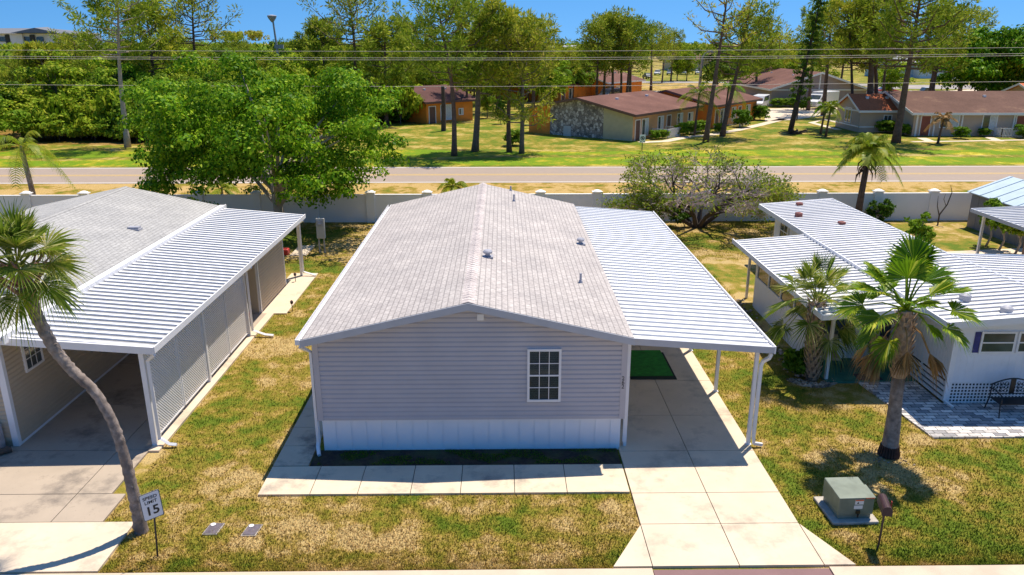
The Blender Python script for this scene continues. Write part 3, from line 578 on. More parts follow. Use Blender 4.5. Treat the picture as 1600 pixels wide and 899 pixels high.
# porch
pz0, pz1, px0, py0, py1 = 2.62, 2.40, 9.3, 20.85, 29.9
mb = MB(); pans(mb, ex-.06, pz0, px0+.05, pz1, py0, py1, .305, .06); mb.build('porch_roof', ['pan_right','rib_white','seam_dark'], RH)  # seam_dark: painted rib shadow strips
mb = MB(); bars(mb, (px0,py0-.03,pz1+.07), (px0,py1,pz1+.07), .05, .17); bars(mb, (px0,py0-.04,pz1+.06), (ex-.06,py0-.04,pz0+.05), .05, .15); mb.build('porch_fascia', 'white_trim', RH)
for y in (21.62, 28.7, 29.7): mb = MB(); mb.box(9.98,10.07,y,y+.09,.0,2.38); mb.build('porch_post', 'white_trim', RH)
mb = MB(); mb.box(9.95,10.0,23.3,28.6,0,1.25); mb.box(10.0,12.78,23.28,23.34,.07,.75); mb.build('porch_wall', 'siding_white', RH)
mb = MB()
for a in (9.98,10.72,11.5,12.25,12.7): mb.box(a,a+.08,23.24,23.34,.07,2.42)
mb.box(9.98,12.78,23.245,23.33,1.72,1.80); mb.box(9.98,12.78,23.245,23.33,2.30,2.40)
mb.build('porch_frame', 'white_trim', RH)
for y in (23.35,24.6,25.9,27.2,28.5): MB().box(9.95,10.02,y,y+.08,1.25,2.38).build('window_post', 'white_trim', RH)
mb = MB(); mb.box(10.0,12.75,23.30,23.31,.75,2.4); mb.box(9.985,9.99,23.4,28.5,1.25,2.38); mb.build('porch_window', 'glass_dark', RH)
mb = MB(); mb.box(11.58,12.25,23.2,23.235,.08,2.2); dr = mb.build('porch_door', 'white_trim', RH); mb = MB(); mb.box(11.68,12.15,23.185,23.199,.85,2.1); mb.build('pane', 'glass_dark', dr)
tag(recenter(MB().box(11.0,11.75,21.52,21.98,.072,.09).build('doormat', 'doormat')), 'dark grey doormat on the green porch floor of the white home', 'doormat')

# ------------------------------------------------------------------ garden wall between the lots and the road
FW = thing('boundary_wall', 'long white precast boundary wall with capped posts behind the houses', 'wall', (0,44,0))
for i in range(-14, 20):
    x = 5.55+i*3.28
    if x < -40 or x > 66: continue
    mb = MB(); mb.box(x-.24,x+.24,43.82,44.14,0,1.72); po = mb.build('post', 'wall_white', FW)
    mb = MB(); mb.box(x-.29,x+.29,43.77,44.19,1.72,1.77); mb.lathe([(.27,1.77),(.2,1.83),(.08,1.87)], (x,43.98,0), 12); mb.build('cap', 'wall_cap', po)
    mb = MB(); mb.box(x+.24,x+1.62,43.92,44.04,0,1.58); mb.box(x+1.66,x+3.04,43.92,44.04,0,1.58); mb.box(x+1.62,x+1.66,43.925,44.035,0,1.57); mb.box(x+.24,x+3.04,43.90,44.06,1.58,1.63); mb.build('panel', 'wall_white', FW)

# ------------------------------------------------------------------ small yard things
def sign_stop():
    s = thing('speed_sign', 'white speed limit 15 sign on a black post beside the leaning palm', 'sign', (-7.04,13.35,0))
    mb = MB(); mb.tube([(-7.04,13.35,0),(-6.98,13.37,1.05)], .02, 6); mb.build('pole', 'dark_metal', s)
    rz = R(38); M = Matrix.Translation((-6.97,13.30,1.24)) @ Matrix.Rotation(rz,4,'Z') @ Matrix.Rotation(R(-3),4,'Y')
    def pl(w, h, y0, y1, name, mat, par):
        mb = MB(); r = .03; pts = []
        for cx_, cz_, a0 in ((w/2-r,h/2-r,0),(-w/2+r,h/2-r,90),(-w/2+r,-h/2+r,180),(w/2-r,-h/2+r,270)):
            for k in range(4): a = R(a0+k*30); pts.append(M @ Vector((cx_+r*math.cos(a), y0, cz_+r*math.sin(a))))
        d = (M.to_3x3() @ Vector((0,y1-y0,0))); mb.extr([tuple(p) for p in pts], d); return mb.build(name, mat, par)
    pn = pl(.385, .60, 0, .006, 'sign_panel', 'steel', s); b1 = pl(.375,.59,-.002,-.001,'border','black',pn); pl(.355,.57,-.004,-.003,'sign_face','label_white',pn)
    rot = (M.to_3x3() @ Matrix.Rotation(math.pi/2,3,'X')).to_euler()
    for tx, zz, sz, bo in (('SPEED',.185,.095,.0015),('LIMIT',.085,.095,.0015),('15',-.115,.27,.006)):
        o = textmesh('lettering', tx, sz, 'black', pn, M @ Vector((0,-.007,zz)), rot, .001, 1, bo)
        if tx != '15': o.scale = (1.05,1,1)
    mb = MB(); mb.tube([(-7.03,13.36,.015),(-6.9,13.28,.012)], .02, 5); return s
sign_stop()
for i, (px, py, lb) in enumerate(((334,828,'grey in-ground water meter cover in the lawn, nearer to the speed limit sign'),(394,830,'grey in-ground water meter cover in the lawn, farther from the speed limit sign'))):
    x, y = g(px, py); m0 = thing('meter_cover', lb, 'meter cover', (x,y,0), 0, 'water meter covers in the front lawn')
    sh = lambda pts: [(x+a+.12*b_, y+b_) for a, b_ in pts]
    mb = MB(); mb.prism(sh([(-.155,-.20),(.155,-.20),(.155,.20),(-.155,.20)]), 0, .03); mb.build('rim', 'pad', m0)
    mb = MB(); mb.prism(sh([(-.135,-.18),(.135,-.18),(.135,.18),(-.135,.18)]), .031, .04); mb.build('lid', 'meter_lid', m0)
    mb = MB(); mb.lathe([(.055,.041),(.055,.05)], (x-.05,y+.13,0), 12); mb.build('reader', 'label_white', m0)
T = thing('transformer_box', 'green steel utility transformer box on a concrete pad by the driveway', 'transformer', (7.66,14.68,0), R(2))
def rp(mb): return mb
mb = MB(); mb.prism([(-.52,-.47),(.5,-.47),(.52,.56),(-.52,.56)], 0, .08); mb.build('pad', 'pad', T, bevel=.02)
mb = MB(); mb.box(-.36,.36,-.33,.40,.08,.19); mb.build('base', 'transformer_green', T)
mb = MB(); mb.extr([(-.46,-.39,.24),(.46,-.39,.24),(.47,.5,.24),(-.47,.5,.24)][::-1], (0,0,.0)) if False else mb.add([(-.39,-.36,.19),(.39,-.36,.19),(.39,.43,.19),(-.39,.43,.19),(-.39,-.36,.60),(.39,-.36,.60),(.39,.43,.65),(-.39,.43,.65)], [(0,3,2,1),(4,5,6,7),(0,1,5,4),(1,2,6,5),(2,3,7,6),(3,0,4,7)])
mb.build('cabinet', 'transformer_green', T, bevel=.02)
mb = MB(); mb.add([(-.405,-.375,.59),(.405,-.375,.59),(.405,.1,.62),(-.405,.1,.62),(-.405,-.375,.625),(.405,-.375,.625),(.405,.1,.655),(-.405,.1,.655)], [(0,3,2,1),(4,5,6,7),(0,1,5,4),(1,2,6,5),(2,3,7,6),(3,0,4,7)]); mb.build('hood', 'transformer_green', T, bevel=.012)
mb = MB(); mb.box(-.04,.15,-.364,-.361,.45,.575); mb.box(-.05,.14,-.364,-.361,.34,.425); mb.build('warning_label', 'label_white', T)
mb = MB(); mb.box(-.035,.145,-.367,-.365,.54,.572); mb.build('warning_stripe', 'label_orange', T); mb = MB(); mb.add([(.0,-.367,.47),(.05,-.367,.47),(.025,-.367,.525)], [(0,1,2)]); mb.build('warning_symbol', 'black', T)
textmesh('stencil', '457 298', .06, 'label_orange', T, (.35,-.412,.79), (math.pi/2,0,0), .001, world=False) if False else None
mb = MB()
for k in range(6): mb.box(.18+k*.033,.20+k*.033,-.379,-.376,.598,.62)
mb.build('stencil_marks', 'label_orange', T)
mb = MB(); mb.box(.0,.09,-.385,-.362,.23,.31); mb.lathe([(.018,0),(.018,.07)], (.045,-.39,.15), 8); mb.build('padlock', 'black', T)
M0 = thing('mailbox', 'brown rural mailbox on a bent brown post near the road', 'mailbox', (7.77,13.4,0), R(-14))
mb = MB(); mb.tube([(-.02,-.02,0),(.0,.0,.12),(.02,.05,.95)], .022, 7); mb.build('post', 'mailbox_brown', M0)
mb = MB(); pr = [(-.09,-.2,.93),(.09,-.2,.93),(.09,-.2,1.04)]+[(.09*math.cos(R(a)),-.2,1.04+.09*math.sin(R(a))) for a in range(20,180,20)]+[(-.09,-.2,1.04)]
mb.extr(pr[::-1], (0,.5,0)); mb.build('box', 'mailbox_brown', M0, smooth=False); mb = MB(); mb.extr([(p[0]*1.06,-.215,(p[2]-.93)*1.04+.925) for p in pr][::-1], (0,.012,0)); mb.build('door', 'mailbox_brown', M0)
mb = MB(); mb.box(.095,.105,-.05,.0,.98,1.16); mb.build('flag', 'red', M0)
E0 = thing('utility_pedestal', 'pale grey electric meter cabinet on two posts in the back yard left', 'electric meter', (-8.9,37.1,0))
mb = MB(); mb.box(-9.12,-8.72,37.0,37.2,.75,1.75); mb.build('cabinet', 'grey_box', E0, bevel=.015); mb = MB(); mb.box(-9.06,-8.78,36.96,36.998,1.38,1.66); mb.lathe([(.07,1.5),(.07,1.52)], (-8.92,36.93,0), 8); mb.build('meter', 'grey_vent', E0)
for x in (-9.05,-8.8): mb = MB(); mb.tube([(x,37.1,0),(x,37.1,.76)], .04, 6); mb.build('post', 'steel', E0)
tag(recenter(MB().box(-11.0,-10.5,36.6,37.0,0,.3).build('red_bin', 'red', bevel=.05)), 'small red container on the grass behind the beige house', 'container')
for i, (px, py, lb) in enumerate(((391,505,'red garden light stake by the beige storage room door'),(457,487,'brown sprinkler riser beside the concrete footing'),(462,442,'brown spigot riser at the foot of the rear carport post'))):
    x, y = g(px, py); s = MB(); s.tube([(x,y,0),(x,y,.35)], .015, 6); s.lathe([(.02,.3),(.06,.34),(.06,.42),(.02,.46)], (x,y,0), 8); tag(recenter(s.build('garden_stake', 'red' if i == 0 else 'mailbox_brown')), lb, 'garden stake')
def bench():
    b = thing('garden_bench', 'black ornate metal bench on the paver patio', 'bench', (14.3,19.3,0)); x0, x1, y = 13.78, 14.95, 19.55
    mb = MB()
    for i in range(9): mb.box(x0,x1,y-.5+i*.055,y-.5+i*.055+.035,.43,.45)
    mb.build('seat', 'black', b)
    mb = MB(); arch = [(x0+(x1-x0)*t, y, .85+.16*math.sin(math.pi*t)) for t in np.linspace(0,1,11)]; mb.tube(arch, .02, 6); mb.tube([(x0,y,.55),(x1,y,.55)], .015, 6); mb.tube([(x0,y,.45),(x0,y,.86)], .02, 6); mb.tube([(x1,y,.45),(x1,y,.86)], .02, 6)
    xm = (x0+x1)/2; mb.box(xm-.07,xm+.07,y-.012,y+.012,.55,.99)
    for s_ in (-1,1):
        for i in range(3):
            for j in range(3):
                cx, cz = xm+s_*(.17+i*.15), .64+j*.11; mb.tube([(cx+.05*math.cos(a), y, cz+.05*math.sin(a)) for a in np.linspace(0,2*math.pi,9)], .008, 4)
    mb.build('backrest', 'black', b)
    for x in (x0,x1):
        mb = MB(); mb.tube([(x,y,.72),(x,y-.2,.74),(x,y-.45,.70),(x,y-.52,.6),(x,y-.5,.45)], .018, 6); mb.build('armrest', 'black', b)
        mb = MB(); mb.tube([(x,y-.48,.44),(x,y-.54,.05)], .018, 6); mb.build('leg', 'black', b); mb = MB(); mb.tube([(x,y,.46),(x,y+.12,.05)], .018, 6); mb.build('leg', 'black', b)
bench()
def pchair(x, y, cush, lb):
    c = thing('porch_chair', lb, 'chair', (x,y,.07), R(-8), 'chairs on the porch')
    mb = MB(); mb.box(-.27,.27,-.3,.25,.36,.46); mb.build('seat_cushion', cush, c, bevel=.03); mb = MB(); mb.add([(-.26,.22,.46),(.26,.22,.46),(.26,.36,1.0),(-.26,.36,1.0),(-.26,.29,.46),(.26,.29,.46),(.26,.43,1.0),(-.26,.43,1.0)], [(0,1,2,3),(4,7,6,5),(0,4,5,1),(2,6,7,3),(1,5,6,2),(3,7,4,0)]); mb.build('back_cushion', cush, c)
    for s_ in (-1,1):
        mb = MB(); mb.tube([(s_*.3,.4,1.0),(s_*.3,.28,.66),(s_*.3,-.05,.68),(s_*.3,-.3,.62),(s_*.3,-.32,.36)], .018, 6); mb.build('armrest', 'black', c)
        for yy in (-.3,.27): mb = MB(); mb.tube([(s_*.29,yy,.38),(s_*.29,yy-.02,0)], .018, 6); mb.build('leg', 'black', c)
pchair(10.45, 22.5, 'tan_cushion', 'porch chair with tan striped cushions, left of the porch door'); pchair(11.95, 22.3, 'rust_cushion', 'porch chair with rusty brown cushions, right behind the tall fan palm')

# shed and carport at the far right
SH = thing('garden_shed', 'grey metal shed with pale blue ribbed roof against the boundary wall', 'shed', (28.6,39.5,0))
mb = MB(); mb.box(26.5,30.6,37.4,42.4,0,1.95); mb.extr([(26.5,37.4,1.95),(30.6,37.4,1.95),(28.55,37.4,2.75)], (0,5,0))
for y in np.arange(37.5,42.3,.6): mb.box(26.485,26.5,y,y+.04,0,1.95)
mb.build('wall', 'grey_shed', SH)
mb = MB()
for xe, in ((26.3,),(30.8,)): mb.add([(28.55,37.2,2.83),(xe,37.2,1.98),(xe,42.6,1.98),(28.55,42.6,2.83),(28.55,37.2,2.78),(xe,37.2,1.93),(xe,42.6,1.93),(28.55,42.6,2.78)], [(0,1,2,3),(4,7,6,5),(0,4,5,1),(2,6,7,3),(1,5,6,2)])
for y in np.arange(37.3,42.6,1.0): mb.add([(26.3,y,1.985),(28.55,y,2.835),(28.55,y+.06,2.835),(26.3,y+.06,1.985),(26.3,y,2.02),(28.55,y,2.87),(28.55,y+.06,2.87),(26.3,y+.06,2.02)], [(4,5,6,7),(0,1,5,4),(2,3,7,6)])
mb.build('roof', 'shed_roof', SH); mb = MB(); mb.box(26.47,26.499,38.0,38.4,1.3,1.7); mb.build('vent', 'black', SH)
FC = thing('metal_carport', 'white ribbed metal carport at the far right edge, over shrubs', 'carport', (24,32,0))
mb = MB(); pans(mb, 27.5, 2.85, 21.75, 2.6, 26.5, 34.6, .31); mb.build('roof', ['pan_left','rib_white','seam_dark'], FC); mb = MB(); bars(mb, (21.7,26.5,2.68), (21.7,34.6,2.68), .05, .16); bars(mb, (21.7,34.63,2.68), (27.5,34.63,2.93), .05, .14); mb.build('fascia', 'fascia_grey', FC)  # seam_dark: painted rib shadow strips
for y in (27.2,30.5,34.2): mb = MB(); mb.box(22.1,22.2,y,y+.1,0,2.5); mb.build('post', 'white_trim', FC)
mb = MB(); mb.box(24.2,27.4,26.6,34.2,0,2.45); mb.build('dark_screen_room', 'brown_wall', FC)

# ------------------------------------------------------------------ buildings over the road
def bldg(name, label, cat, loc, rz, L, Wd, he, hr, ov, mw, mr, openings=(), group=None, trim='white_trim', asym=.5, rt_=.16):
    r = thing(name, label, cat, loc, rz, group); OFS[r.name] = (0,0,0)
    ym = Wd*asym; mb = MB(); mb.box(0,L,0,Wd,0,he); mb.extr([(0,0,he),(0,Wd,he),(0,ym,hr)], (L,0,0)); mb.build('wall', mw, r)
    s1 = (hr-he)/ym; s2_ = (hr-he)/(Wd-ym); mb = MB(); z1, z2 = he-ov*s1, he-ov*s2_
    for (ye, zz) in ((-ov,z1),(Wd+ov,z2)): mb.add([(-ov,ym,hr+rt_),(-ov,ye,zz+rt_),(L+ov,ye,zz+rt_),(L+ov,ym,hr+rt_),(-ov,ym,hr+.01),(-ov,ye,zz+.01),(L+ov,ye,zz+.01),(L+ov,ym,hr+.01)], [(0,1,2,3),(4,7,6,5),(0,4,5,1),(1,5,6,2),(2,6,7,3)])
    ro = mb.build('roof', mr, r)
    for xx in (-ov-.03, L+ov):
        mb = MB()
        for (ye, zz) in ((-ov,z1),(Wd+ov,z2)): mb.add([(xx,ym,hr+rt_+.02),(xx,ye,zz+rt_+.02),(xx,ye,zz-.1),(xx,ym,hr-.08),(xx+.03,ym,hr+rt_+.02),(xx+.03,ye,zz+rt_+.02),(xx+.03,ye,zz-.1),(xx+.03,ym,hr-.08)], [(0,1,2,3),(4,7,6,5),(0,4,5,1),(2,6,7,3),(1,5,6,2)])
        mb.build('gable_fascia', trim, r)
    mb = MB(); mb.box(-ov,L+ov,-ov-.04,-ov-.001,z1-.08,z1+rt_+.01); mb.build('eave_fascia', trim, r)
    for vxx, vyy in ((L*.3,.35),(L*.75,.35)):
        zz = he+(hr-he)*(vyy*Wd/ym) if vyy*Wd < ym else hr; mb = MB(); mb.box(vxx-.15,vxx+.15,vyy*Wd-.15,vyy*Wd+.15,zz,zz+.35); mb.build('roof_vent', 'white', ro)
    for op in openings:
        side, u, z0, w, h, kind = op[:6]
        if side == 'F': o, uu, nn = (0,0), (1,0), (0,-1)
        else: o, uu, nn = (0,0), (0,1), (-1,0)
        if kind in ('door', 'brown'):
            mb = MB(); mb.obox(o,uu,nn,u-w/2-.1,u-w/2,0,.05,z0,z0+h+.1); mb.obox(o,uu,nn,u+w/2,u+w/2+.1,0,.05,z0,z0+h+.1); mb.obox(o,uu,nn,u-w/2,u+w/2,0,.05,z0+h,z0+h+.1); d = mb.build('door_frame', 'white_trim', r)
            mb = MB(); mb.obox(o,uu,nn,u-w/2,u+w/2,0,.03,z0,z0+h); mb.build('door', 'red_door' if kind == 'door' else 'brown_door', d)
        elif kind == 'ac':
            mb = MB(); mb.obox(o,uu,nn,u-w/2,u+w/2,0,.3,z0,z0+h); a = mb.build('air_conditioner', 'white', r); mb = MB(); mb.obox(o,uu,nn,u-w/2+.06,u+w/2-.06,.3,.31,z0+.06,z0+h-.06); mb.build('grille', 'grey_vent', a)
        elif kind == 'pilaster':
            mb = MB(); mb.obox(o,uu,nn,u-w/2,u+w/2,0,.08,z0,z0+h); mb.build('batten', 'white_trim', r)
        elif kind == 'glass':
            mb = MB()
            for q in ((u-w/2-.1,u-w/2,z0,z0+h),(u+w/2,u+w/2+.1,z0,z0+h),(u-w/2-.1,u+w/2+.1,z0+h,z0+h+.1),(u-w/2-.1,u+w/2+.1,z0-.1,z0),(u-.03,u+.03,z0,z0+h)): mb.obox(o,uu,nn,q[0],q[1],0,.06,q[2],q[3])
            f_ = mb.build('window', 'white_trim', r); mb = MB(); mb.obox(o,uu,nn,u-w/2,u-.03,0,.02,z0,z0+h); mb.build('pane', 'glass_dark', f_); mb = MB(); mb.obox(o,uu,nn,u+.03,u+w/2,0,.025,z0,z0+h); mb.build('pane', op[6] if len(op) > 6 else 'curtain', f_)
    return r
A = math.atan2(.78,.62)
B1 = bldg('orange_villa', 'low orange villa with a rough stone gable wall and brown roof, facing the road', 'house', (*g(988,221),0), A, 15.5, 13.6, 2.75, 4.1, .55, 'orange_pale', 'roof_brown',
  [('F',1.0,0,.95,2.1,'brown'),('F',2.6,.4,1.3,1.7,'glass'),('F',6.2,.5,1.2,1.6,'glass'),('F',8.2,0,.9,2.1,'brown'),('F',11,.5,1.3,1.6,'glass'),('F',13.8,.6,1.2,1.4,'glass')], trim='brown_door')
def gpanel(r, u0, u1, he, hr, Wd, mat, name):
    ym = Wd/2; zt = lambda u: he+(hr-he)*(u/ym if u < ym else (Wd-u)/(Wd-ym))-.02; pts = [(-.0,u0,.0),(-.0,u1,.0),(-.0,u1,zt(u1))]+([(-.0,ym,zt(ym))] if u0 < ym < u1 else [])+[(-.0,u0,zt(u0))]
    mb = MB(); mb.extr(pts, (-.05,0,0)); mb.build(name, mat, r)
gpanel(B1,.02,3.6,2.75,4.1,13.6,'beige_wall','beige_siding'); gpanel(B1,3.61,10.6,2.75,4.1,13.6,'fieldstone','stone_facing'); gpanel(B1,10.61,13.58,2.75,4.1,13.6,'orange_wall','orange_siding')
mb = MB(); mb.add([(-.1,8.6,.0),(-.1,7.6,.0),(-.1,7.7,1.1),(-.1,8.7,1.1),(-.35,8.6,.0),(-.35,7.6,.0),(-.14,7.7,1.1),(-.14,8.7,1.1)], [(4,5,6,7),(0,3,2,1),(3,7,6,2),(0,4,7,3),(1,2,6,5)]); bo = mb.build('leaning_board', 'grey_box')
bo.location = B1.location; bo.rotation_euler = (0,0,A); tag(bo, 'pale board leaning against the rough stone gable wall', 'board')
def porch_rail(bl, u0, u1, dep, label):
    r = thing('porch_railing', label, 'railing', bl.location, bl.rotation_euler.z, 'white porch railings of the villas'); OFS[r.name] = (0,0,0)
    mb = MB(); segs = [((u0,-.06),(u0,-dep)),((u0,-dep),(u1,-dep)),((u1,-dep),(u1,-.06))]
    for a, b_ in segs:
        bars(mb, (*a,1.0), (*b_,1.0), .06, .06); bars(mb, (*a,.2), (*b_,.2), .05, .05); n = max(2, int(math.dist(a,b_)/.16))
        for i in range(n+1): x = a[0]+(b_[0]-a[0])*i/n; y = a[1]+(b_[1]-a[1])*i/n; mb.box(x-.025,x+.025,y-.025,y+.025,0,1.0)
    mb.build('balusters', 'white_trim', r)
porch_rail(B1, 4.3, 7.4, 1.9, 'white picket porch railing at the front of the stone gabled villa'); porch_rail(B1, 10.2, 13.0, 1.8, 'white picket porch railing at the far end of the stone gabled villa')
B2 = bldg('orange_villa', 'orange villa with brown roof standing behind and right of the stone gabled villa', 'house', (*g(1113,201),0), A, 14, 12.5, 2.75, 4.2, .55, 'orange_wall', 'roof_brown',
  [('F',1.0,0,.95,2.1,'brown'),('F',2.8,.4,1.4,1.7,'glass'),('F',6.2,.5,1.2,1.6,'glass'),('F',8.2,0,.9,2.1,'brown'),('F',11,.5,1.3,1.6,'glass')], trim='brown_door')
porch_rail(B2, 3.8, 7.0, 1.8, 'white picket porch railing of the orange villa farther right')
B0 = bldg('orange_villa', 'small orange villa with dark brown roof among the pines, left of the four tall pines', 'house', (*g(667,194),0), math.atan2(.66,.75), 7.6, 10, 2.75, 4.3, .5, 'orange_wall', 'roof_dark',
  [('F',.9,0,.95,2.1,'brown'),('F',3.1,.4,1.6,1.8,'glass'),('F',5.6,.9,.6,.7,'glass')], trim='brown_door')
gpanel(B0,4.6,9.95,2.75,4.3,10,'fieldstone','stone_facing')
bldg('orange_villa', 'distant orange villa with white trimmed front behind the pine cluster', 'house', (*g(948,156),0), A, 13, 12, 3.0, 4.6, .5, 'orange_wall', 'roof_brown', [('F',1.5,0,1,2.1,'brown'),('F',4,.5,1.6,1.6,'glass'),('F',8,.5,1.6,1.6,'glass')], trim='white_trim')
bldg('orange_villa', 'distant orange villa with low dark roof half hidden by trees, left of the pine cluster', 'house', (*g(872,160),0), A, 11, 14, 2.8, 4.0, .5, 'orange_wall', 'roof_dark', [('F',1.5,0,1,2.1,'brown'),('F',4,.5,1.2,1.6,'glass')], trim='brown_door')
bldg('orange_villa', 'farthest orange villa block peeking over the brown roofs', 'house', (14,168,0), A, 14, 14, 3.6, 5.4, .5, 'orange_wall', 'roof_brown', (), trim='brown_door')
tx, ty = g(1196,172)
TB = bldg('taupe_house', 'taupe gabled house with white trim behind the parking court', 'house', (44.0,150,0), R(-90), 24, 15.5, 2.7, 5.2, .5, 'taupe_wall', 'roof_brown', (), rt_=.2)
TB.location = (44.0,152,0)
mb = MB(); mb.box(24.0,24.08,-.2,15.7,2.5,2.68); mb.box(24.0,24.08,7.6,7.8,2.68,5.0); mb.build('gable_trim', 'white_trim', TB)
BT = bldg('tan_house', 'long tan house with brown roof, red doors and white battens at the right', 'house', (*g(1424,213),0), 0, 34, 13, 2.55, 4.35, .5, 'tan_wall', 'roof_tan',
  [('F',.35,0,.2,2.5,'pilaster'),('F',1.35,.05,1.0,2.15,'door'),('F',2.35,0,.15,2.5,'pilaster'),('F',4.0,1.0,2.0,1.4,'glass'),('F',5.4,0,.15,2.5,'pilaster'),('F',8.5,.7,1.5,1.6,'glass'),('F',11.2,0,.15,2.5,'pilaster'),('F',12.0,.05,1.0,2.15,'door'),
   ('F',13.0,0,.15,2.5,'pilaster'),('F',14.8,1.1,2.3,1.3,'glass'),('F',14.3,.45,.7,.45,'ac'),('F',16.4,0,.15,2.5,'pilaster'),('F',17.6,1.3,.8,.5,'ac'),('F',18.6,0,.15,2.5,'pilaster'),('F',20,1.0,1.8,1.4,'glass'),('F',24,.05,1,2.15,'door')])
porch_rail(BT, 9.2, 11.6, 1.4, 'white picket railing in front of the long tan house')
BT2 = bldg('tan_wing', 'small tan cottage with terracotta roof at the left end of the long tan house', 'house', (*g(1357,207),0), 0, 5.2, 6.5, 2.5, 4.0, .35, 'tan_wall', 'roof_red',
  [('F',3.2,1.0,.8,.9,'glass','glass_dark'),('L',3.2,.9,1.5,1.6,'glass','glass_dark')])
BT2.location.x -= 1.2
mb = MB(); mb.box(-.04,0,0,6.5,2.3,2.45); mb.box(-.06,5.2,-.05,0,.55,.68); mb.box(-.06,-.0,-.05,6.5,.55,.68); mb.build('trim_band', 'white_trim', BT2)
bldg('tan_house', 'reddish roofed house entering at the right edge beyond the long tan house', 'house', (70,100,0), 0, 20, 11, 2.7, 4.6, .5, 'tan_wall', 'roof_red', ())
WH = bldg('pale_blue_house', 'pale blue distant house with white gables beyond the street at right', 'house', (113,232,0), 0, 26, 14, 4.0, 6.2, .5, 'cyan_plaster', 'grey_roof', [('F',4,.6,2,1.8,'glass'),('F',9,.6,2,1.8,'glass'),('F',22,.2,2,2.2,'glass')])
bldg('pale_blue_porch', 'white gabled porch in front of the pale blue distant house', 'porch', (130,228,0), R(90), 8, 9, 4.2, 6.4, .4, 'white', 'white', ())
bldg('beige_block', 'distant beige building above the treetops at the right', 'building', (160,290,0), 0, 30, 14, 8.5, 11, .5, 'beige_wall', 'roof_tan', ())
bldg('beige_bungalow', 'distant bungalow with wide tan roof beyond the parked cars', 'house', (62,290,0), 0, 22, 16, 3.6, 6.2, .6, 'beige_wall', 'roof_tan', [('F',5,.8,3,1.8,'glass'),('F',14,.8,3,1.8,'glass')])
bldg('grey_house', 'distant grey house with pale roof behind the orange villas', 'building', (9,215,0), 0, 13, 10, 7.2, 9, .4, 'grey_shed', 'grey_vent', [('F',4,3,3,2,'glass'),('F',9,3,3,2,'glass')])
AP = thing('apartment_block', 'white distant apartment block with dark roof above the woods at the left', 'building', (-225,400,0)); OFS[AP.name] = (-225,400,0)
mb = MB(); mb.box(-262,-205,400,418,0,14.0); mb.box(-240,-234,398.4,400,0,13.9); mb.box(-222,-216,398.4,400,0,13.9); mb.build('wall', 'white', AP)
mb = MB(); mb.add([(-264,397,14.0),(-203,397,14.0),(-203,420,14.0),(-264,420,14.0),(-256,408,16.6),(-226,408,16.6)], [(0,1,5,4),(2,3,4,5),(3,0,4),(1,2,5),(0,3,2,1)]); mb.add([(-238,395.5,14.2),(-214,395.5,14.2),(-226,408,17.2),(-226,396,16.6)], [(0,1,3),(0,3,2),(1,2,3)]); mb.build('roof', 'grey_roof', AP)
for x in np.arange(-258,-207,6.0):
    for z in (2.5,6.2,10.2): mb = MB(); mb.box(x,x+3.4,399.6,399.95,z,z+2.2); w_ = mb.build('window', 'glass_dark', AP)
for x in (-243,-231,-213):
    mb = MB(); mb.box(x,x+2.4,399.4,399.9,1,13.4); mb.build('balcony_recess', 'interior', AP)

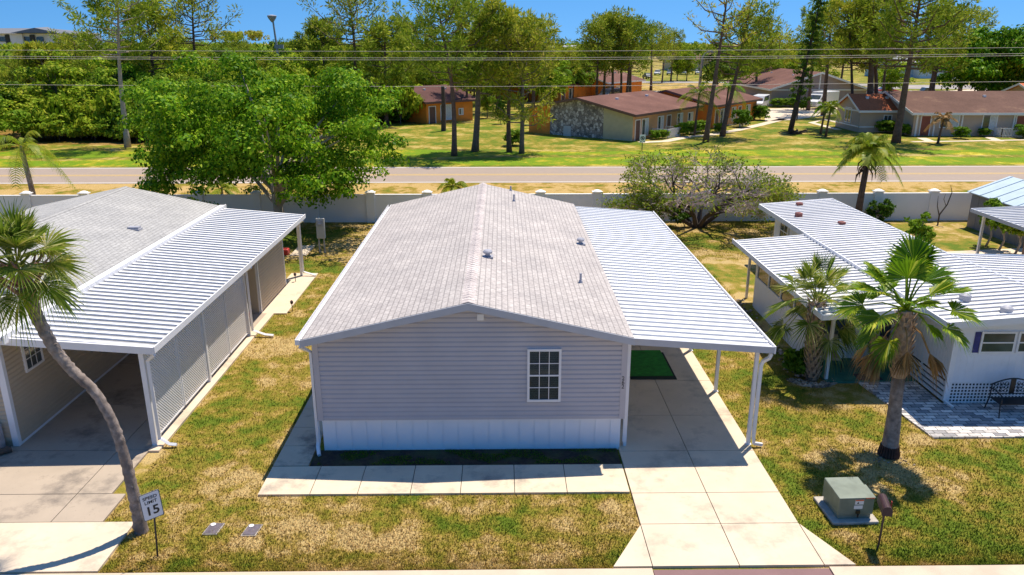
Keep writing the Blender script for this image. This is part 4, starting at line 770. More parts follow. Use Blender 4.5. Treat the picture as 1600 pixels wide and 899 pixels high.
# ------------------------------------------------------------------ vehicles
def vehicle(kind, label, loc, rz, paint, group=None):
    v = thing(kind, label, {'parked_car':'car','parked_van':'van','pickup_truck':'truck','box_truck':'truck'}[kind], loc, rz, group); OFS[v.name] = (0,0,0)
    if kind == 'parked_car': L, Wd, prof, cab, wb = 4.5, 1.75, [(0,.35),(0,.75),(.9,.95),(3.7,.98),(4.5,.85),(4.5,.35)], [(.95,.96),(1.6,1.45),(3.0,1.48),(3.7,.99)], (.85,3.6)
    elif kind == 'parked_van': L, Wd, prof, cab, wb = 5.2, 1.9, [(0,.35),(0,.95),(.8,1.2),(1.35,2.0),(5.2,2.05),(5.2,.35)], [(.86,1.22),(1.4,1.9),(4.6,1.95),(4.6,1.25)], (.95,4.1)
    elif kind == 'pickup_truck': L, Wd, prof, cab, wb = 5.6, 1.95, [(0,.45),(0,1.05),(1.4,1.2),(3.6,1.2),(5.6,1.2),(5.6,.45)], [(1.35,1.2),(2.0,1.8),(3.3,1.82),(3.65,1.21)], (1.0,4.5)
    else: L, Wd, prof, cab, wb = 6.4, 2.1, [(0,.45),(0,1.2),(.9,1.45),(1.5,2.2),(1.9,2.25),(1.9,2.6),(6.4,2.6),(6.4,.45)], [(.95,1.47),(1.5,2.1),(1.85,2.1),(1.85,1.5)], (1.1,5.0)
    mb = MB(); mb.extr([(x,0,z) for x, z in prof], (0,Wd,0)); b = mb.build('body', paint, v, bevel=.07)
    if kind in ('parked_car','pickup_truck'):
        mb = MB(); mb.extr([(x,.09,z) for x, z in cab], (0,Wd-.18,0)); mb.build('windows', 'glass_dark', v, bevel=.05)
        mb = MB(); mb.box(cab[1][0],cab[2][0],.12,Wd-.12,cab[1][1]-.005,cab[2][1]+.05); mb.build('roof_panel', paint, v, bevel=.03)
    else:
        for y0, y1 in ((-.012,.0),(Wd,Wd+.012)): mb = MB(); mb.extr([(x+.1,y0,z) for x, z in cab], (0,y1-y0,0)); mb.build('windows', 'glass_dark', v)
        mb = MB(); q = cab; mb.add([(q[0][0]-.03,.15,q[0][1]+.05),(q[0][0]-.03,Wd-.15,q[0][1]+.05),(q[1][0]-.08,Wd-.2,q[1][1]),(q[1][0]-.08,.2,q[1][1])], [(0,1,2,3)]); mb.build('windscreen', 'glass_dark', v)
    if kind == 'pickup_truck': mb = MB(); mb.box(3.75,5.5,.15,Wd-.15,1.202,1.206); mb.build('truck_bed', 'interior', v)
    for wx_ in wb:
        for s_, yy in ((0,-.02),(1,Wd-.2)):
            mb = MB(); n = 14; r_ = .34
            mb.add([(wx_+r_*math.cos(2*math.pi*i/n), yy+o, r_+r_*math.sin(2*math.pi*i/n)) for o in (0,.22) for i in range(n)], [tuple(range(n)), tuple(range(n,2*n))[::-1]]+[((i+1)%n,i,i+n,(i+1)%n+n) for i in range(n)]); t_ = mb.build('wheel', 'tyre', v)
            mb = MB(); yo = yy-.012 if s_ == 0 else yy+.222; mb.add([(wx_+.19*math.cos(2*math.pi*i/n), yo+o, r_+.19*math.sin(2*math.pi*i/n)) for o in (0,.01) for i in range(n)], [tuple(range(n)), tuple(range(n,2*n))[::-1]]+[((i+1)%n,i,i+n,(i+1)%n+n) for i in range(n)]); mb.build('rim', 'rim', t_)
    for yy in (.15, Wd-.45): mb = MB(); mb.box(-.03,.0,yy,yy+.3,.68,.82); mb.build('headlight', 'label_white', v)
    return v
x, y = g(1190,172); vehicle('parked_van', 'white van parked by the hedge in front of the taupe house', (x,y,.02), R(60), 'car_white')
x, y = g(1275,172); vehicle('box_truck', 'white service truck parked beside the taupe house', (x,y,.02), R(38), 'car_white')
x, y = g(1464,152); vehicle('pickup_truck', 'white pickup truck parked behind the long tan house', (x,y,.02), R(180), 'car_white')
vehicle('parked_car', 'dark car with a red one behind the white pickup truck', (x-9,y+4,.02), R(170), 'car_grey'); vehicle('parked_car', 'red car parked behind the white pickup truck', (x-3.5,y+9,.02), R(175), 'car_red')
vehicle('parked_car', 'white car parked in front of the pale blue distant house', (*g(1488,127),.04), R(200), 'car_white')
x, y = g(945,157); vehicle('parked_van', 'dark green van parked beside the distant orange villa', (x,y-2,.02), R(50), 'car_dark')
for i, (px, py, pt) in enumerate(((1030,118,'car_white'),(1050,118,'car_grey'),(1072,117,'car_white'),(1096,117,'car_white'),(1118,117,'car_dark'),(1140,117,'car_white'),(1165,120,'car_red'),(1020,124,'car_dark'))):
    x, y = g(px, py); vehicle('parked_car', ['leftmost white car of the row','grey car of the row','white car left of the lamp post','white car right of the lamp post','dark car at the right of the row','rightmost white car of the row','red car ending the row','nearest dark car at the left of the row'][i]+' in the distant parking row', (x,y,.05), R(70+i*4), pt, 'cars in the distant parking row')

# ------------------------------------------------------------------ poles, wires, signs
x, y = g(1092,147); LP = thing('street_lamp', 'grey street lamp on a tall pole behind the brown roofed villas', 'street lamp', (x,y,0)); zt = vv(1100,82,y)[1]; xt = vv(1112,82,y)[0]
mb = MB(); mb.tube([(x,y,0),(x+.2,y,zt-1.0)], [.35,.22], 8); mb.tube([(x+.2,y,zt-1.0),(x+.7,y,zt-.2),(xt-.8,y,zt)], [.15,.12,.1], 6); mb.build('pole', 'steel', LP); mb = MB(); mb.box(xt-1.0,xt+.9,y-.4,y+.4,zt-.1,zt+.3); mb.build('lamp_head', 'steel', LP, bevel=.1)
yy = 130; x, z_ = vv(425,28,yy); x2 = vv(440,95,yy)[0]; MA = thing('siren_mast', 'grey mast with a round horn siren on top rising from the woods', 'mast', (x2,yy,0))
mb = MB(); mb.tube([(x2,yy,0),(x+.1,yy,z_-.4)], [.25,.14], 8); mb.build('pole', 'steel', MA); mb = MB(); mb.lathe([(.15,-.7),(.6,-.1),(.75,.25),(.7,.35),(.2,.45)], (x,yy,z_), 14); mb.build('siren', 'grey_vent', MA); mb = MB(); mb.box(x2-.9,x2+.5,yy-.2,yy+.2,9.0,9.6); mb.build('equipment_box', 'steel', MA)
x, y = g(1003,236); NS = thing('road_sign', 'small white prohibition sign on a thin brown post beyond the road', 'sign', (x,y,0)); mb = MB(); mb.tube([(x,y,0),(x,y,.85)], .04, 6); mb.build('pole', 'timber', NS)
mb = MB(); mb.box(x-.27,x+.27,y-.05,y-.03,.8,1.55); sp_ = mb.build('sign_panel', 'label_white', NS); mb = MB(); mb.tube([(x+.17*math.cos(a),y-.07,1.22+.17*math.sin(a)) for a in np.linspace(0,2*math.pi,15)], .03, 5); mb.tube([(x-.12,y-.07,1.34),(x+.12,y-.07,1.1)], .025, 5); mb.box(x-.08,x+.08,y-.06,y-.052,1.15,1.28); mb.box(x-.2,x-.1,y-.06,y-.052,.86,.93); mb.box(x+.1,x+.2,y-.06,y-.052,.86,.93); mb.build('symbol', 'car_dark', sp_)
for z, sag, lb in ((9.72,.16,'topmost overhead power line above the road'),(9.38,.2,'upper wire of the close pair of overhead power lines'),(9.25,.2,'lower wire of the close pair of overhead power lines'),(7.62,.25,'lowest overhead power line crossing in front of the far roofs')):
    mb = MB(); mb.tube([(t*62, 54+.02*t, z-sag*(1-t*t)*2+(.25*max(0,t))) for t in np.linspace(-1,1,41)], .013, 5); tag(recenter(mb.build('power_line', 'wire')), lb, 'power line', 'overhead lines along the road')
x, y = g(1372,158); UP = thing('utility_pole', 'thin leaning pale utility pole behind the terracotta roofed cottage', 'pole', (x,y,0)); mb = MB(); mb.tube([(x,y,0),(x+2.6,y,vv(1390,92,y)[1])], [.2,.13], 7); mb.build('pole', 'bark_pale', UP); mb = MB(); mb.box(x+1.9,x+3.1,y-.05,y+.05,7.4,7.55); mb.build('crossarm', 'bark_pale', UP)
x, y = g(1245,188); HP = thing('garden_post', 'dark post with a lantern and dark bin beside the parking court', 'post', (x,y,0)); mb = MB(); mb.tube([(x,y,0),(x,y,2.2)], .09, 6); mb.box(x-.3,x+.3,y-.1,y+.1,2.2,2.5); mb.build('post', 'dark_metal', HP)


# ------------------------------------------------------------------ trees and plants
def clumped(centers, radii, per, ls, flat=.6, lw=.55, shell=.55):
    P, D, Nn = [], [], []
    for c, r in zip(centers, radii):
        n = max(6, int(per*(r*r)/(np.mean(radii)**2))); o = unit(rng.normal(size=(n,3))); o[:,2] = np.where(o[:,2] < -.35, -o[:,2], o[:,2])
        rr = (shell+(1-shell)*rng.random((n,1)))*r*(.8+.4*rng.random((n,1))); p = o*rr; p[:,2] *= flat
        d = np.cross(o, rng.normal(size=(n,3))); d[:,2] -= .25; P.append(p+c); D.append(d); Nn.append(o+np.array([0,0,.45]))
    P = np.concatenate(P); D = np.concatenate(D); Nn = np.concatenate(Nn); n = len(P)
    L = ls*(.65+.7*rng.random(n)); return leaves(P, D, L, L*lw, unit(Nn))
def broad(name, label, cat, loc, H, R_, zb, nc, per, ls, mat, bark='bark_grey', tr=.22, lobes=None, group=None, rc=.22, seed=0, off=(0,0), open_=False):
    global rng; rng = np.random.default_rng(seed+100); r = thing(name, label, cat, loc, 0, group); OFS[r.name] = (0,0,0)
    hh = (H-zb)/2; cs, rs = [], []
    while len(cs) < nc:
        o = rng.normal(size=3); o /= np.linalg.norm(o); k = rng.random()**.38
        nz = .78+.44*noise.noise(Vector(o*1.7+seed*3.1))+.25*noise.noise(Vector(o*4+seed))
        p = o*k*nz*1.1; p = np.array([p[0]*R_+off[0], p[1]*R_+off[1], zb+hh+p[2]*hh])
        if open_ and ((p[1] < 2.5 and abs(p[0]+.2) < 1.7 and p[2] < 3.0) or k < .62 or noise.noise(Vector((p[0]*.42,p[1]*.42+5,p[2]*.55))) < -.07): continue
        cs.append(p); rs.append(R_*rc*(.6+.8*rng.random()))
    V, Fc = clumped(cs, rs, per, ls); npmesh('crown', V, Fc, mat, r)
    mb = MB(); top = Vector((off[0]*.5, off[1]*.5, zb+hh*.7)); mid = Vector((.15,-.05,zb*.6)); mb.tube([(0,0,-.05),mid,top], [tr*1.25,tr,tr*.6], 9)
    for i in range(0, nc, max(1, nc//16)):
        c = Vector(cs[i]); s_ = mid.lerp(top, .2+.7*random.random()); m_ = s_.lerp(c, .5)+Vector((0,0,.12*R_)); mb.tube([s_, m_, c], [tr*.42, tr*.28, tr*.1], 5, cap=False)
    mb.build('trunk', bark, r, smooth=True); return r
def pine(name, label, loc, H, lean=(0,0), cs=.45, Rc=2.6, nb=26, per=90, mat='needle', bark='bark_pine', tr=.2, seed=0, group=None, nl=.42, cl=.62, sparse=1.0, ncl=3):
    global rng; rng = np.random.default_rng(seed+500); rs_ = random.Random(seed); r = thing(name, label, 'tree', loc, 0, group); OFS[r.name] = (0,0,0)
    w1, w2 = rs_.uniform(-.25,.25), rs_.uniform(0,6)
    ax = lambda t: Vector((lean[0]*t**1.15+w1*math.sin(t*5+w2), lean[1]*t+.15*math.sin(t*4+w2), H*t))
    mb = MB(); mb.tube([ax(t)-Vector((0,0,.05 if t == 0 else 0)) for t in np.linspace(0,.97,12)], [tr*(1.25 if t == 0 else 1)*(1-.78*t) for t in np.linspace(0,.97,12)], 8)
    C_, Rr = [], []
    for i in range(nb):
        t = cs+(1-cs)*(i+.5)/nb; a = i*2.4+rs_.uniform(-.4,.4); k = (t-cs)/(1-cs); ln = Rc*(.55+.75*math.sin(math.pi*min(1,.25+k*.75)))*rs_.uniform(.5,1.1)
        p0 = ax(t*.97); d = Vector((math.cos(a), math.sin(a), .15+.5*k)); p1 = p0+d*ln*.55+Vector((0,0,-.1*ln)); p2 = p0+d*ln+Vector((0,0,.14*ln))
        mb.tube([p0,p1,p2], [tr*.30*(1-.5*k), tr*.2, tr*.07], 5, cap=False)
        if rs_.random() < .15*(1-k): continue
        for j in range(ncl):
            q = p1.lerp(p2, .25+.75*j/max(1,ncl-1))+Vector((rs_.uniform(-.4,.4),rs_.uniform(-.4,.4),rs_.uniform(-.1,.35)))*Rc*.22; C_.append(np.array(q)); Rr.append(Rc*.24*rs_.uniform(.7,1.3)*sparse)
    for _ in range(3): C_.append(np.array(ax(.98))+rng.normal(size=3)*.3); Rr.append(Rc*.24)
    P, D = [], []
    for c, rr in zip(C_, Rr):
        o = unit(rng.normal(size=(per,3))); p = o*rr*rng.random((per,1))**.6; p[:,2] *= .62; P.append(p+c); dd = o.copy(); dd[:,2] += .35; P[-1]; D.append(dd+rng.normal(size=(per,3))*.35)
    P = np.concatenate(P); D = np.concatenate(D); L = nl*(.6+.8*rng.random(len(P))); V, Fc = leaves(P, D, L, L*.27); npmesh('crown', V, Fc, mat, r)
    mb.build('trunk', bark, r, smooth=True); return r

# fan palms
def fan(mb, base, az, el, plen, Rf, nseg=34, spread=125, droop=.35, w=1.0, fuse=.5, pet=.014, m=0, sag=.25, seed=0):
    rs_ = random.Random(seed); d = Vector((math.cos(az)*math.cos(el), math.sin(az)*math.cos(el), math.sin(el)))
    b = Vector(base); hub = b+d*plen+Vector((0,0,-sag*plen*max(.15,math.cos(el)))); mid = b+d*plen*.55+Vector((0,0,.02))
    mb.tube([b, mid, hub], [pet*1.5, pet, pet*.8], 4, 1, False)
    fd = (hub-mid).normalized(); s = fd.cross(Vector((0,0,1)))
    if s.length < .1: s = Vector((1,0,0))
    s.normalize(); nn = s.cross(fd).normalized(); roll = rs_.uniform(-.5,.5); s2_ = (s*math.cos(roll)+nn*math.sin(roll)).normalized(); nn = s2_.cross(fd).normalized(); s = s2_
    da = 2*R(spread)/nseg
    for i in range(nseg):
        a = -R(spread)+da*(i+.5); ld = fd*math.cos(a)+s*math.sin(a)+nn*(.28*abs(math.sin(a))); ld.normalize(); ln = Rf*(.74+.26*math.cos(a))*rs_.uniform(.88,1.06)
        sd = ld.cross(nn).normalized(); fold = nn*(.02*(1 if i%2 else -1)); dr = droop*rs_.uniform(.6,1.4)
        P = lambda t: hub+ld*ln*t+Vector((0,0,-dr*ln*t*t*t))
        h1 = fuse*ln*da*.56*w; p0, p1, p2, p3 = hub, P(fuse), P(.8), P(1.0)-Vector((0,0,dr*ln*.15))
        mb.add([p0, p1+sd*h1+fold, p2+sd*h1*.42, p3, p2-sd*h1*.42, p1-sd*h1-fold], [(0,1,5),(1,2,4,5),(2,3,4)], m)
def fanpalm(name, label, base, axis, radii, crown, nfr, plen, Rf, mats=('frond_sabal','frond_sabal'), bark='palm_bark', group=None, seed=1, droop=.4, elr=(-35,80), **kw):
    r = thing(name, label, 'palm tree', base, 0, group); rs_ = random.Random(seed)
    mb = MB(); mb.tube(axis, radii, 14); tk = mb.build('trunk', bark, r, smooth=True)
    for i in range(nfr):
        mb = MB(); az = i*2.39996+rs_.uniform(-.2,.2); k = (i+.5)/nfr; el = R(elr[0]+(elr[1]-elr[0])*k**.9)+rs_.uniform(-.12,.12)
        fan(mb, Vector(crown)+Vector((math.cos(az)*.08,math.sin(az)*.08,-.25+.3*k)), az, el, plen*rs_.uniform(.8,1.15)*(1.05-.25*k), Rf*rs_.uniform(.85,1.1), seed=seed*100+i, droop=droop*(1.25-.8*k), sag=.3*(1.1-k), **kw)
        mb.build('frond', list(mats), r)
    return r, tk
# leaning palm, left
pts = [(222,832),(213,790),(204,752),(194,712),(182,676),(164,637),(143,607),(116,582),(92,555),(72,522),(56,490),(44,455),(38,425)]
axis = []; Yp = 14.2
for i, (px, py) in enumerate(pts): x, z = vv(px, py, Yp-.03*i*.8); axis.append((x, Yp-.024*i, max(z,-.05)))
ax0 = [Vector(a) for a in axis]; rad = [.15,.125,.115,.105,.10,.10,.10,.105,.11,.115,.12,.13,.14]
rr_ = random.Random(44); fine, frad = [], []
for i in range(len(axis)-1):
    p0, p1, p2, p3 = ax0[max(0,i-1)], ax0[i], ax0[i+1], ax0[min(len(ax0)-1,i+2)]
    for k_ in range(9):
        t = k_/9; fine.append(.5*((2*p1)+(p2-p0)*t+(2*p0-5*p1+4*p2-p3)*t*t+(3*p1-p0-3*p2+p3)*t*t*t)+Vector((rr_.gauss(0,.006),rr_.gauss(0,.006),0))); frad.append((rad[i]+(rad[i+1]-rad[i])*t)*(1.05 if k_ % 3 == 0 else .96)*rr_.uniform(.97,1.04))
axis, rad = fine+[ax0[-1]], frad+[rad[-1]]
fp, _ = fanpalm('leaning_palm', 'tall fan palm with a slim leaning trunk and round crown at the left edge', (-7.75,14.2,0), axis, rad, Vector(axis[-1])+Vector((-.12,0,.25)), 30, .54, .76, nseg=42, seed=3, elr=(-20,86), droop=.28, fuse=.42, w=.72)
rs_ = random.Random(5); cr = Vector(axis[-1])
for i in range(26):
    mb = MB() if i == 0 else mb; a = i*2.4; h = -.55+.6*i/26; b = cr+Vector((math.cos(a)*.15,math.sin(a)*.15,h)); mb.tube([b, b+Vector((math.cos(a)*.22,math.sin(a)*.22,.22)), b+Vector((math.cos(a)*.36,math.sin(a)*.36,.36))], [.035,.025,.01], 4)
mb.build('boots', 'rust_cushion', fp)
mb = MB(); fan(mb, cr+Vector((.02,-.15,-.1)), R(-88), R(-52), .3, .75, nseg=30, droop=.5, seed=71, fuse=.42, w=.8); mb.build('frond', ['frond_fan','frond_fan'], fp)
# booted palm, middle right
bx, by = g(1267,594); axis = [(bx,by,0),(bx-.03,by,.6),(bx-.06,by,1.3),(bx-.1,by,2.0),(bx-.12,by,2.55)]
bp, _ = fanpalm('cabbage_palm', 'stocky cabbage palm with criss-cross boots on its trunk by the porch corner', (bx,by,0), axis, [.18,.16,.16,.16,.16], (bx-.12,by,2.65), 28, .98, .84, nseg=40, seed=8, elr=(-48,88), droop=.4, fuse=.38, w=.66)
mb = MB()
for i in range(150):
    z = .04+2.45*i/150; a = i*2.4; c = Vector((bx-.05*z, by, z)); d = Vector((math.cos(a),math.sin(a),0)); s_ = Vector((-d.y,d.x,0)); r0 = .19
    b = c+d*r0; w = .075; mb.add([b+s_*w, b-s_*w, b+d*.03-s_*w*.7+Vector((0,0,.12)), b+d*.03+s_*w*.7+Vector((0,0,.12)), b+d*.11-s_*w*.35+Vector((0,0,.25)), b+d*.11+s_*w*.35+Vector((0,0,.25)), b+d*.02+Vector((0,0,.04)), b+d*.07+Vector((0,0,.22))], [(0,1,2,3),(3,2,4,5),(0,3,5),(1,4,2),(0,5,4,1)])
mb.build('boots', 'boot', bp)
# washingtonia, right
bx, by = 9.8, 17.15; tp = (9.62, by, 3.75)
axis = [(bx,by,-.02),(bx,by,.28),(bx-.01,by,.9),(bx-.05,by,1.6),(bx-.08,by,2.2)]; wp = thing('fan_palm', 'tall fan palm with smooth grey lower trunk and hanging dead fronds, beside the patio', 'palm tree', (bx,by,0))
mb = MB(); mb.tube(axis, [.21,.2,.175,.15,.145], 14); mb.build('trunk', 'palm_bark', wp, smooth=True)
mb = MB(); mb.tube([(bx-.08,by,2.19),(bx-.1,by,2.8),(bx-.15,by,3.4),(9.62,by,3.9)], [.17,.2,.21,.14], 12)
for i in range(120):
    z = 2.2+1.6*i/120; a = i*2.4; d = Vector((math.cos(a),math.sin(a),0)); s_ = Vector((-d.y,d.x,0)); b = Vector((bx-.02-.1*(z-1.2)*.5, by, z))+d*.17; mb.add([b+s_*.06,b-s_*.06,b+d*.10-s_*.02+Vector((0,0,.19)),b+d*.10+s_*.02+Vector((0,0,.19)),b+d*.03+Vector((0,0,.02))], [(0,1,2,3),(0,3,4),(1,4,2)])
mb.build('boots', 'boot', wp)
mb = MB(); mb.tube([(bx,by,-.01),(bx,by,.28)], [.22,.205], 14)
for i in range(22): a = i*.285; d = Vector((math.cos(a),math.sin(a),0)); mb.tube([Vector((bx,by,.3))+d*.2, Vector((bx,by,.02))+d*.235], [.025,.035], 4)
mb.build('root_collar', 'palm_bark_dark', wp)
rs_ = random.Random(12)
FR = [(-175,35,1.25,.85),(-150,8,1.2,.8),(165,50,1.1,.85),(120,45,1.2,.9),(75,60,1.15,.9),(35,42,1.3,.95),(10,25,1.45,.85),(-20,12,1.3,.8),(-40,-8,1.2,.75),(-140,-42,1.1,.7),(-100,35,.9,.8),(-60,48,1.0,.85),(95,15,1.2,.85),(55,5,1.2,.8),(150,5,1.2,.8),(-165,-25,1.1,.7),(0,76,1.35,.9),(-130,70,1.2,.85),(60,80,1.5,.9),(20,-25,1.1,.7)]
for i, (az, el, pl, rf) in enumerate(FR):
    mb = MB(); fan(mb, (9.62,by,3.95), R(az), R(el), pl*.78, rf*.98, nseg=38, spread=112, droop=.18 if el > 0 else .35, w=1.02, fuse=.62, pet=.02, sag=.16, seed=i+40); mb.build('frond', ['frond_fan','frond_fan'], wp)
for i, (az, l_) in enumerate(((-165,.9),(-150,1.0),(-30,.85),(-15,.95),(-100,.6),(80,.9),(140,.9))):
    mb = MB(); fan(mb, (9.62+.12*math.cos(R(az)),by+.12*math.sin(R(az)),3.6), R(az), R(-38), .55*l_+.2, .7, nseg=26, spread=50, droop=.5, w=.9, fuse=.5, pet=.015, sag=.5, seed=i+90); mb.build('dead_frond', ['frond_dead','frond_dead'], wp)

def feather(mb, base, az, el, L, lf, nl=26, droop=.9, m=0, seed=0):
    rs_ = random.Random(seed); d = Vector((math.cos(az)*math.cos(el), math.sin(az)*math.cos(el), math.sin(el))); b = Vector(base)
    P = lambda t: b+d*L*t+Vector((0,0,-droop*L*t*t*.9)); mb.tube([P(t) for t in np.linspace(0,1,8)], [.03,.026,.022,.018,.014,.01,.008,.004], 4, 0, False)
    for i in range(nl):
        t = .12+.88*i/nl; p = P(t); dt = (P(min(1,t+.03))-P(t-.03)).normalized(); s = dt.cross(Vector((0,0,1))).normalized()
        for sg in (-1,1):
            ln = lf*(.5+.5*math.sin(math.pi*min(1,t*.9+.1)))*rs_.uniform(.8,1.15); q = (s*sg*.75+dt*.55+Vector((0,0,.1))).normalized(); w = dt*.028
            m1 = p+q*ln*.5; e = p+q*ln+Vector((0,0,-.55*ln*rs_.uniform(.6,1.4))); mb.add([p-w,p+w,m1+w*1.2,e,m1-w*1.2], [(0,1,2,4),(4,2,3)], m)
def queen(name, label, base, H, lean, nfr, L, lf, tr=.12, seed=0, mat='frond_queen', bark='palm_bark', group=None, droop=.9, skirt=False, cat='palm tree'):
    r = thing(name, label, cat, (*base,0), 0, group); OFS[r.name] = (0,0,0); rs_ = random.Random(seed); top = Vector((lean[0],lean[1],H))
    mb = MB(); mb.tube([(0,0,-.05),(lean[0]*.4,lean[1]*.4,H*.5),top], [tr*1.3,tr,tr*.9], 9); mb.tube([top,top+Vector((0,0,.5))], [tr*.9,tr*.4], 7, cap=False); mb.build('trunk', bark, r, smooth=True)
    for i in range(nfr):
        k = (i+.5)/nfr; mb = MB(); feather(mb, top+Vector((0,0,.3)), i*2.4+rs_.uniform(-.3,.3), R(-5+78*k), L*rs_.uniform(.85,1.1), lf, droop=droop*(1.15-.6*k), seed=seed*50+i); mb.build('frond', mat, r)
    if skirt:
        for i in range(10): mb = MB(); a = i*2.4; b = top+Vector((math.cos(a)*tr,math.sin(a)*tr,-.1-.08*i)); mb.tube([b,b+Vector((math.cos(a)*.3,math.sin(a)*.3,-.3)),b+Vector((math.cos(a)*.33,math.sin(a)*.33,-.75))], [.06,.045,.012], 4); mb.build('dead_stalk', 'palm_bark_dark', r)
    return r
x = vv(1352,250,42.6)[0]; queen('queen_palm', 'queen palm with ragged dead stalks in front of the boundary wall at right', (x,42.6), vv(1352,243,42.6)[1], (.15,0), 20, 1.9, .62, .17, 1, skirt=True, bark='bark_pine')
x = vv(52,300,47)[0]; queen('queen_palm', 'yellowish queen palm with drooping fronds at the far left behind the boundary wall', (x,47), vv(50,240,47)[1], (-.2,0), 9, 2.6, .7, .15, 2, droop=1.15)
x = vv(708,300,50)[0]; queen('young_palm', 'small yellow green palm behind the roof ridge of the taupe home', (x,50), .7, (.0,0), 8, 1.4, .5, .08, 3, droop=1.0)
x = vv(345,285,48)[0]; queen('young_palm', 'pale young palm under the left side of the big leafy tree', (x,48), .9, (.0,0), 7, 1.7, .5, .1, 4, droop=1.1, mat='frond_queen'); x = vv(380,285,47)[0]
for i, (px, py, H, lb) in enumerate(((1290,214,2.9,'thin young palm on the lawn left of the terracotta roofed cottage'),(1282,210,2.6,'slim palm just behind another left of the terracotta roofed cottage'),(1465,225,2.2,'small palm with drying fronds in front of the red door of the tan house'),(1130,205,4.6,'palm with bushy head beside the path at the end of the villas'),(1085,212,4.2,'yellow feathery palm in front of the second brown roof'),(873,165,5.2,'bushy palm behind the brown villa roof, left'),(895,158,4.6,'green palm between the distant orange villas'),(850,170,5.5,'dark shaggy palm by the distant orange villa'))):
    x, y = g(px, py); queen('small_palm', lb, (x,y), H, (.2,0), 11, 1.5+.1*i if i < 3 else 2.6, .55 if i < 3 else .8, .11, 20+i, mat='frond_dead' if i == 2 else ('frond_queen' if i in (4,0) else 'leaf_hedge'), bark='bark_pine')

# the big leafy tree behind the left house
broad('leafy_tree', 'large bright green leafy tree overhanging the boundary wall, behind the beige house', 'tree', (-12.3,41.6,0), 9.1, 7.4, .9, 350, 215, .20, 'leaf_oak', 'bark_pale', .3, rc=.125, open_=True, seed=4, off=(-.3,.4))
# bare twiggy tree between the yards
TW = thing('twiggy_tree', 'spreading half bare tree with grey twigs and sparse leaves in front of the boundary wall', 'tree', (11.1,42.4,0)); OFS[TW.name] = (0,0,0)
mb = MB(); tb = MB(); rs_ = random.Random(9); tips = []
def grow(p, d, ln, rad, dep, mb):
    m_ = p+d*ln*.5+Vector((rs_.uniform(-1,1),rs_.uniform(-1,1),rs_.uniform(-.3,.6)))*ln*.10; e = p+d*ln+Vector((0,0,-.02*ln))
    (mb if dep > 2 else tb).tube([p,m_,e], [rad,rad*.8,rad*.6], 6 if dep > 2 else 3, cap=False)
    if dep <= 2: tips.append(e); tips.append(m_)
    if dep == 0: return
    for _ in range(4 if dep < 4 else 3):
        dd = Vector((d.x+rs_.uniform(-.9,.9), d.y+rs_.uniform(-.9,.9), d.z*.6+rs_.uniform(-.25,.38))); dd.normalize(); grow(p+d*ln*rs_.uniform(.55,1), dd, ln*rs_.uniform(.58,.8), rad*.55, dep-1, mb)
for a, t_ in ((195,1.15),(165,.9),(100,1.0),(60,.55),(20,.8),(-25,.7),(-70,.9),(-120,.8)):
    d = Vector((math.cos(R(a))*t_*1.25, math.sin(R(a))*t_, .95)).normalized(); grow(Vector((math.cos(R(a))*.15,math.sin(R(a))*.15,0)), d, 2.4 if abs(a-175) < 40 else 2.15, .15, 5, mb)
mb.build('trunk', 'bark_dark', TW, smooth=True); tb.build('twigs', 'twigs', TW)
tp_ = np.array([tuple(t) for t in tips]); tp_ = tp_[(np.abs(tp_[:,0]) > 2.6) | (tp_[:,2] > 3.3) | (rng.random(len(tp_)) < .22)]; rng = np.random.default_rng(3); k = rng.choice(len(tp_), min(11000,len(tp_)*4)); P = tp_[k]+rng.normal(size=(len(k),3))*.2
V, Fc = leaves(P, rng.normal(size=P.shape), .17*(.6+.8*rng.random(len(P))), .09); npmesh('crown', V, Fc, 'leaf_sparse', TW)
broad('shrub', 'low green shrub at the foot of the half bare twiggy tree', 'shrub', (10.2,42.3,0), 1.2, .9, .1, 16, 60, .16, 'leaf_dark', tr=.03, seed=61)
x, y = g(1465,352); BS = thing('bare_sapling', 'leafless forked sapling in front of the boundary wall at the right', 'tree', (x,y,0)); mb = MB(); mb.tube([(x,y,0),(x,y,.6),(x+.35,y,1.2),(x+.5,y,1.9),(x+.35,y,2.3)], [.05,.045,.035,.025,.01], 6); mb.tube([(x,y,.55),(x-.2,y,1.1),(x-.25,y,1.7)], [.035,.025,.01], 5); mb.tube([(x+.3,y,1.1),(x+.1,y,1.5),(x+.15,y,1.8)], [.02,.015,.006], 4); mb.build('branches', 'bark_dark', BS)
for px, py, H, r_, mt, lb in ((1374,350,1.5,.8,'leaf_dark','dark leafed shrub behind the white home, at the foot of the queen palm'),(1432,385,1.7,.9,'leaf_hedge','yellow green bush growing behind the ribbed roof of the white home'),(1247,588,.9,.55,'leaf_dark','dark rounded shrub at the foot of the stocky cabbage palm'),(1560,392,2.3,.8,'leaf_hedge','leafy multi stemmed shrub under the metal carport at the far right'),(1540,385,2.6,.8,'leaf_hedge','tall shrub with pale stems beside the metal carport'),(1585,398,2.0,.9,'frond_fan','bright leafed plant under the metal carport')):
    x, y = g(px, py); broad('shrub', lb, 'shrub', (x,y,0), H, r_, .15 if H < 2 else .9, 26, 60, .17, mt, 'bark_pale', .05, seed=int(px))

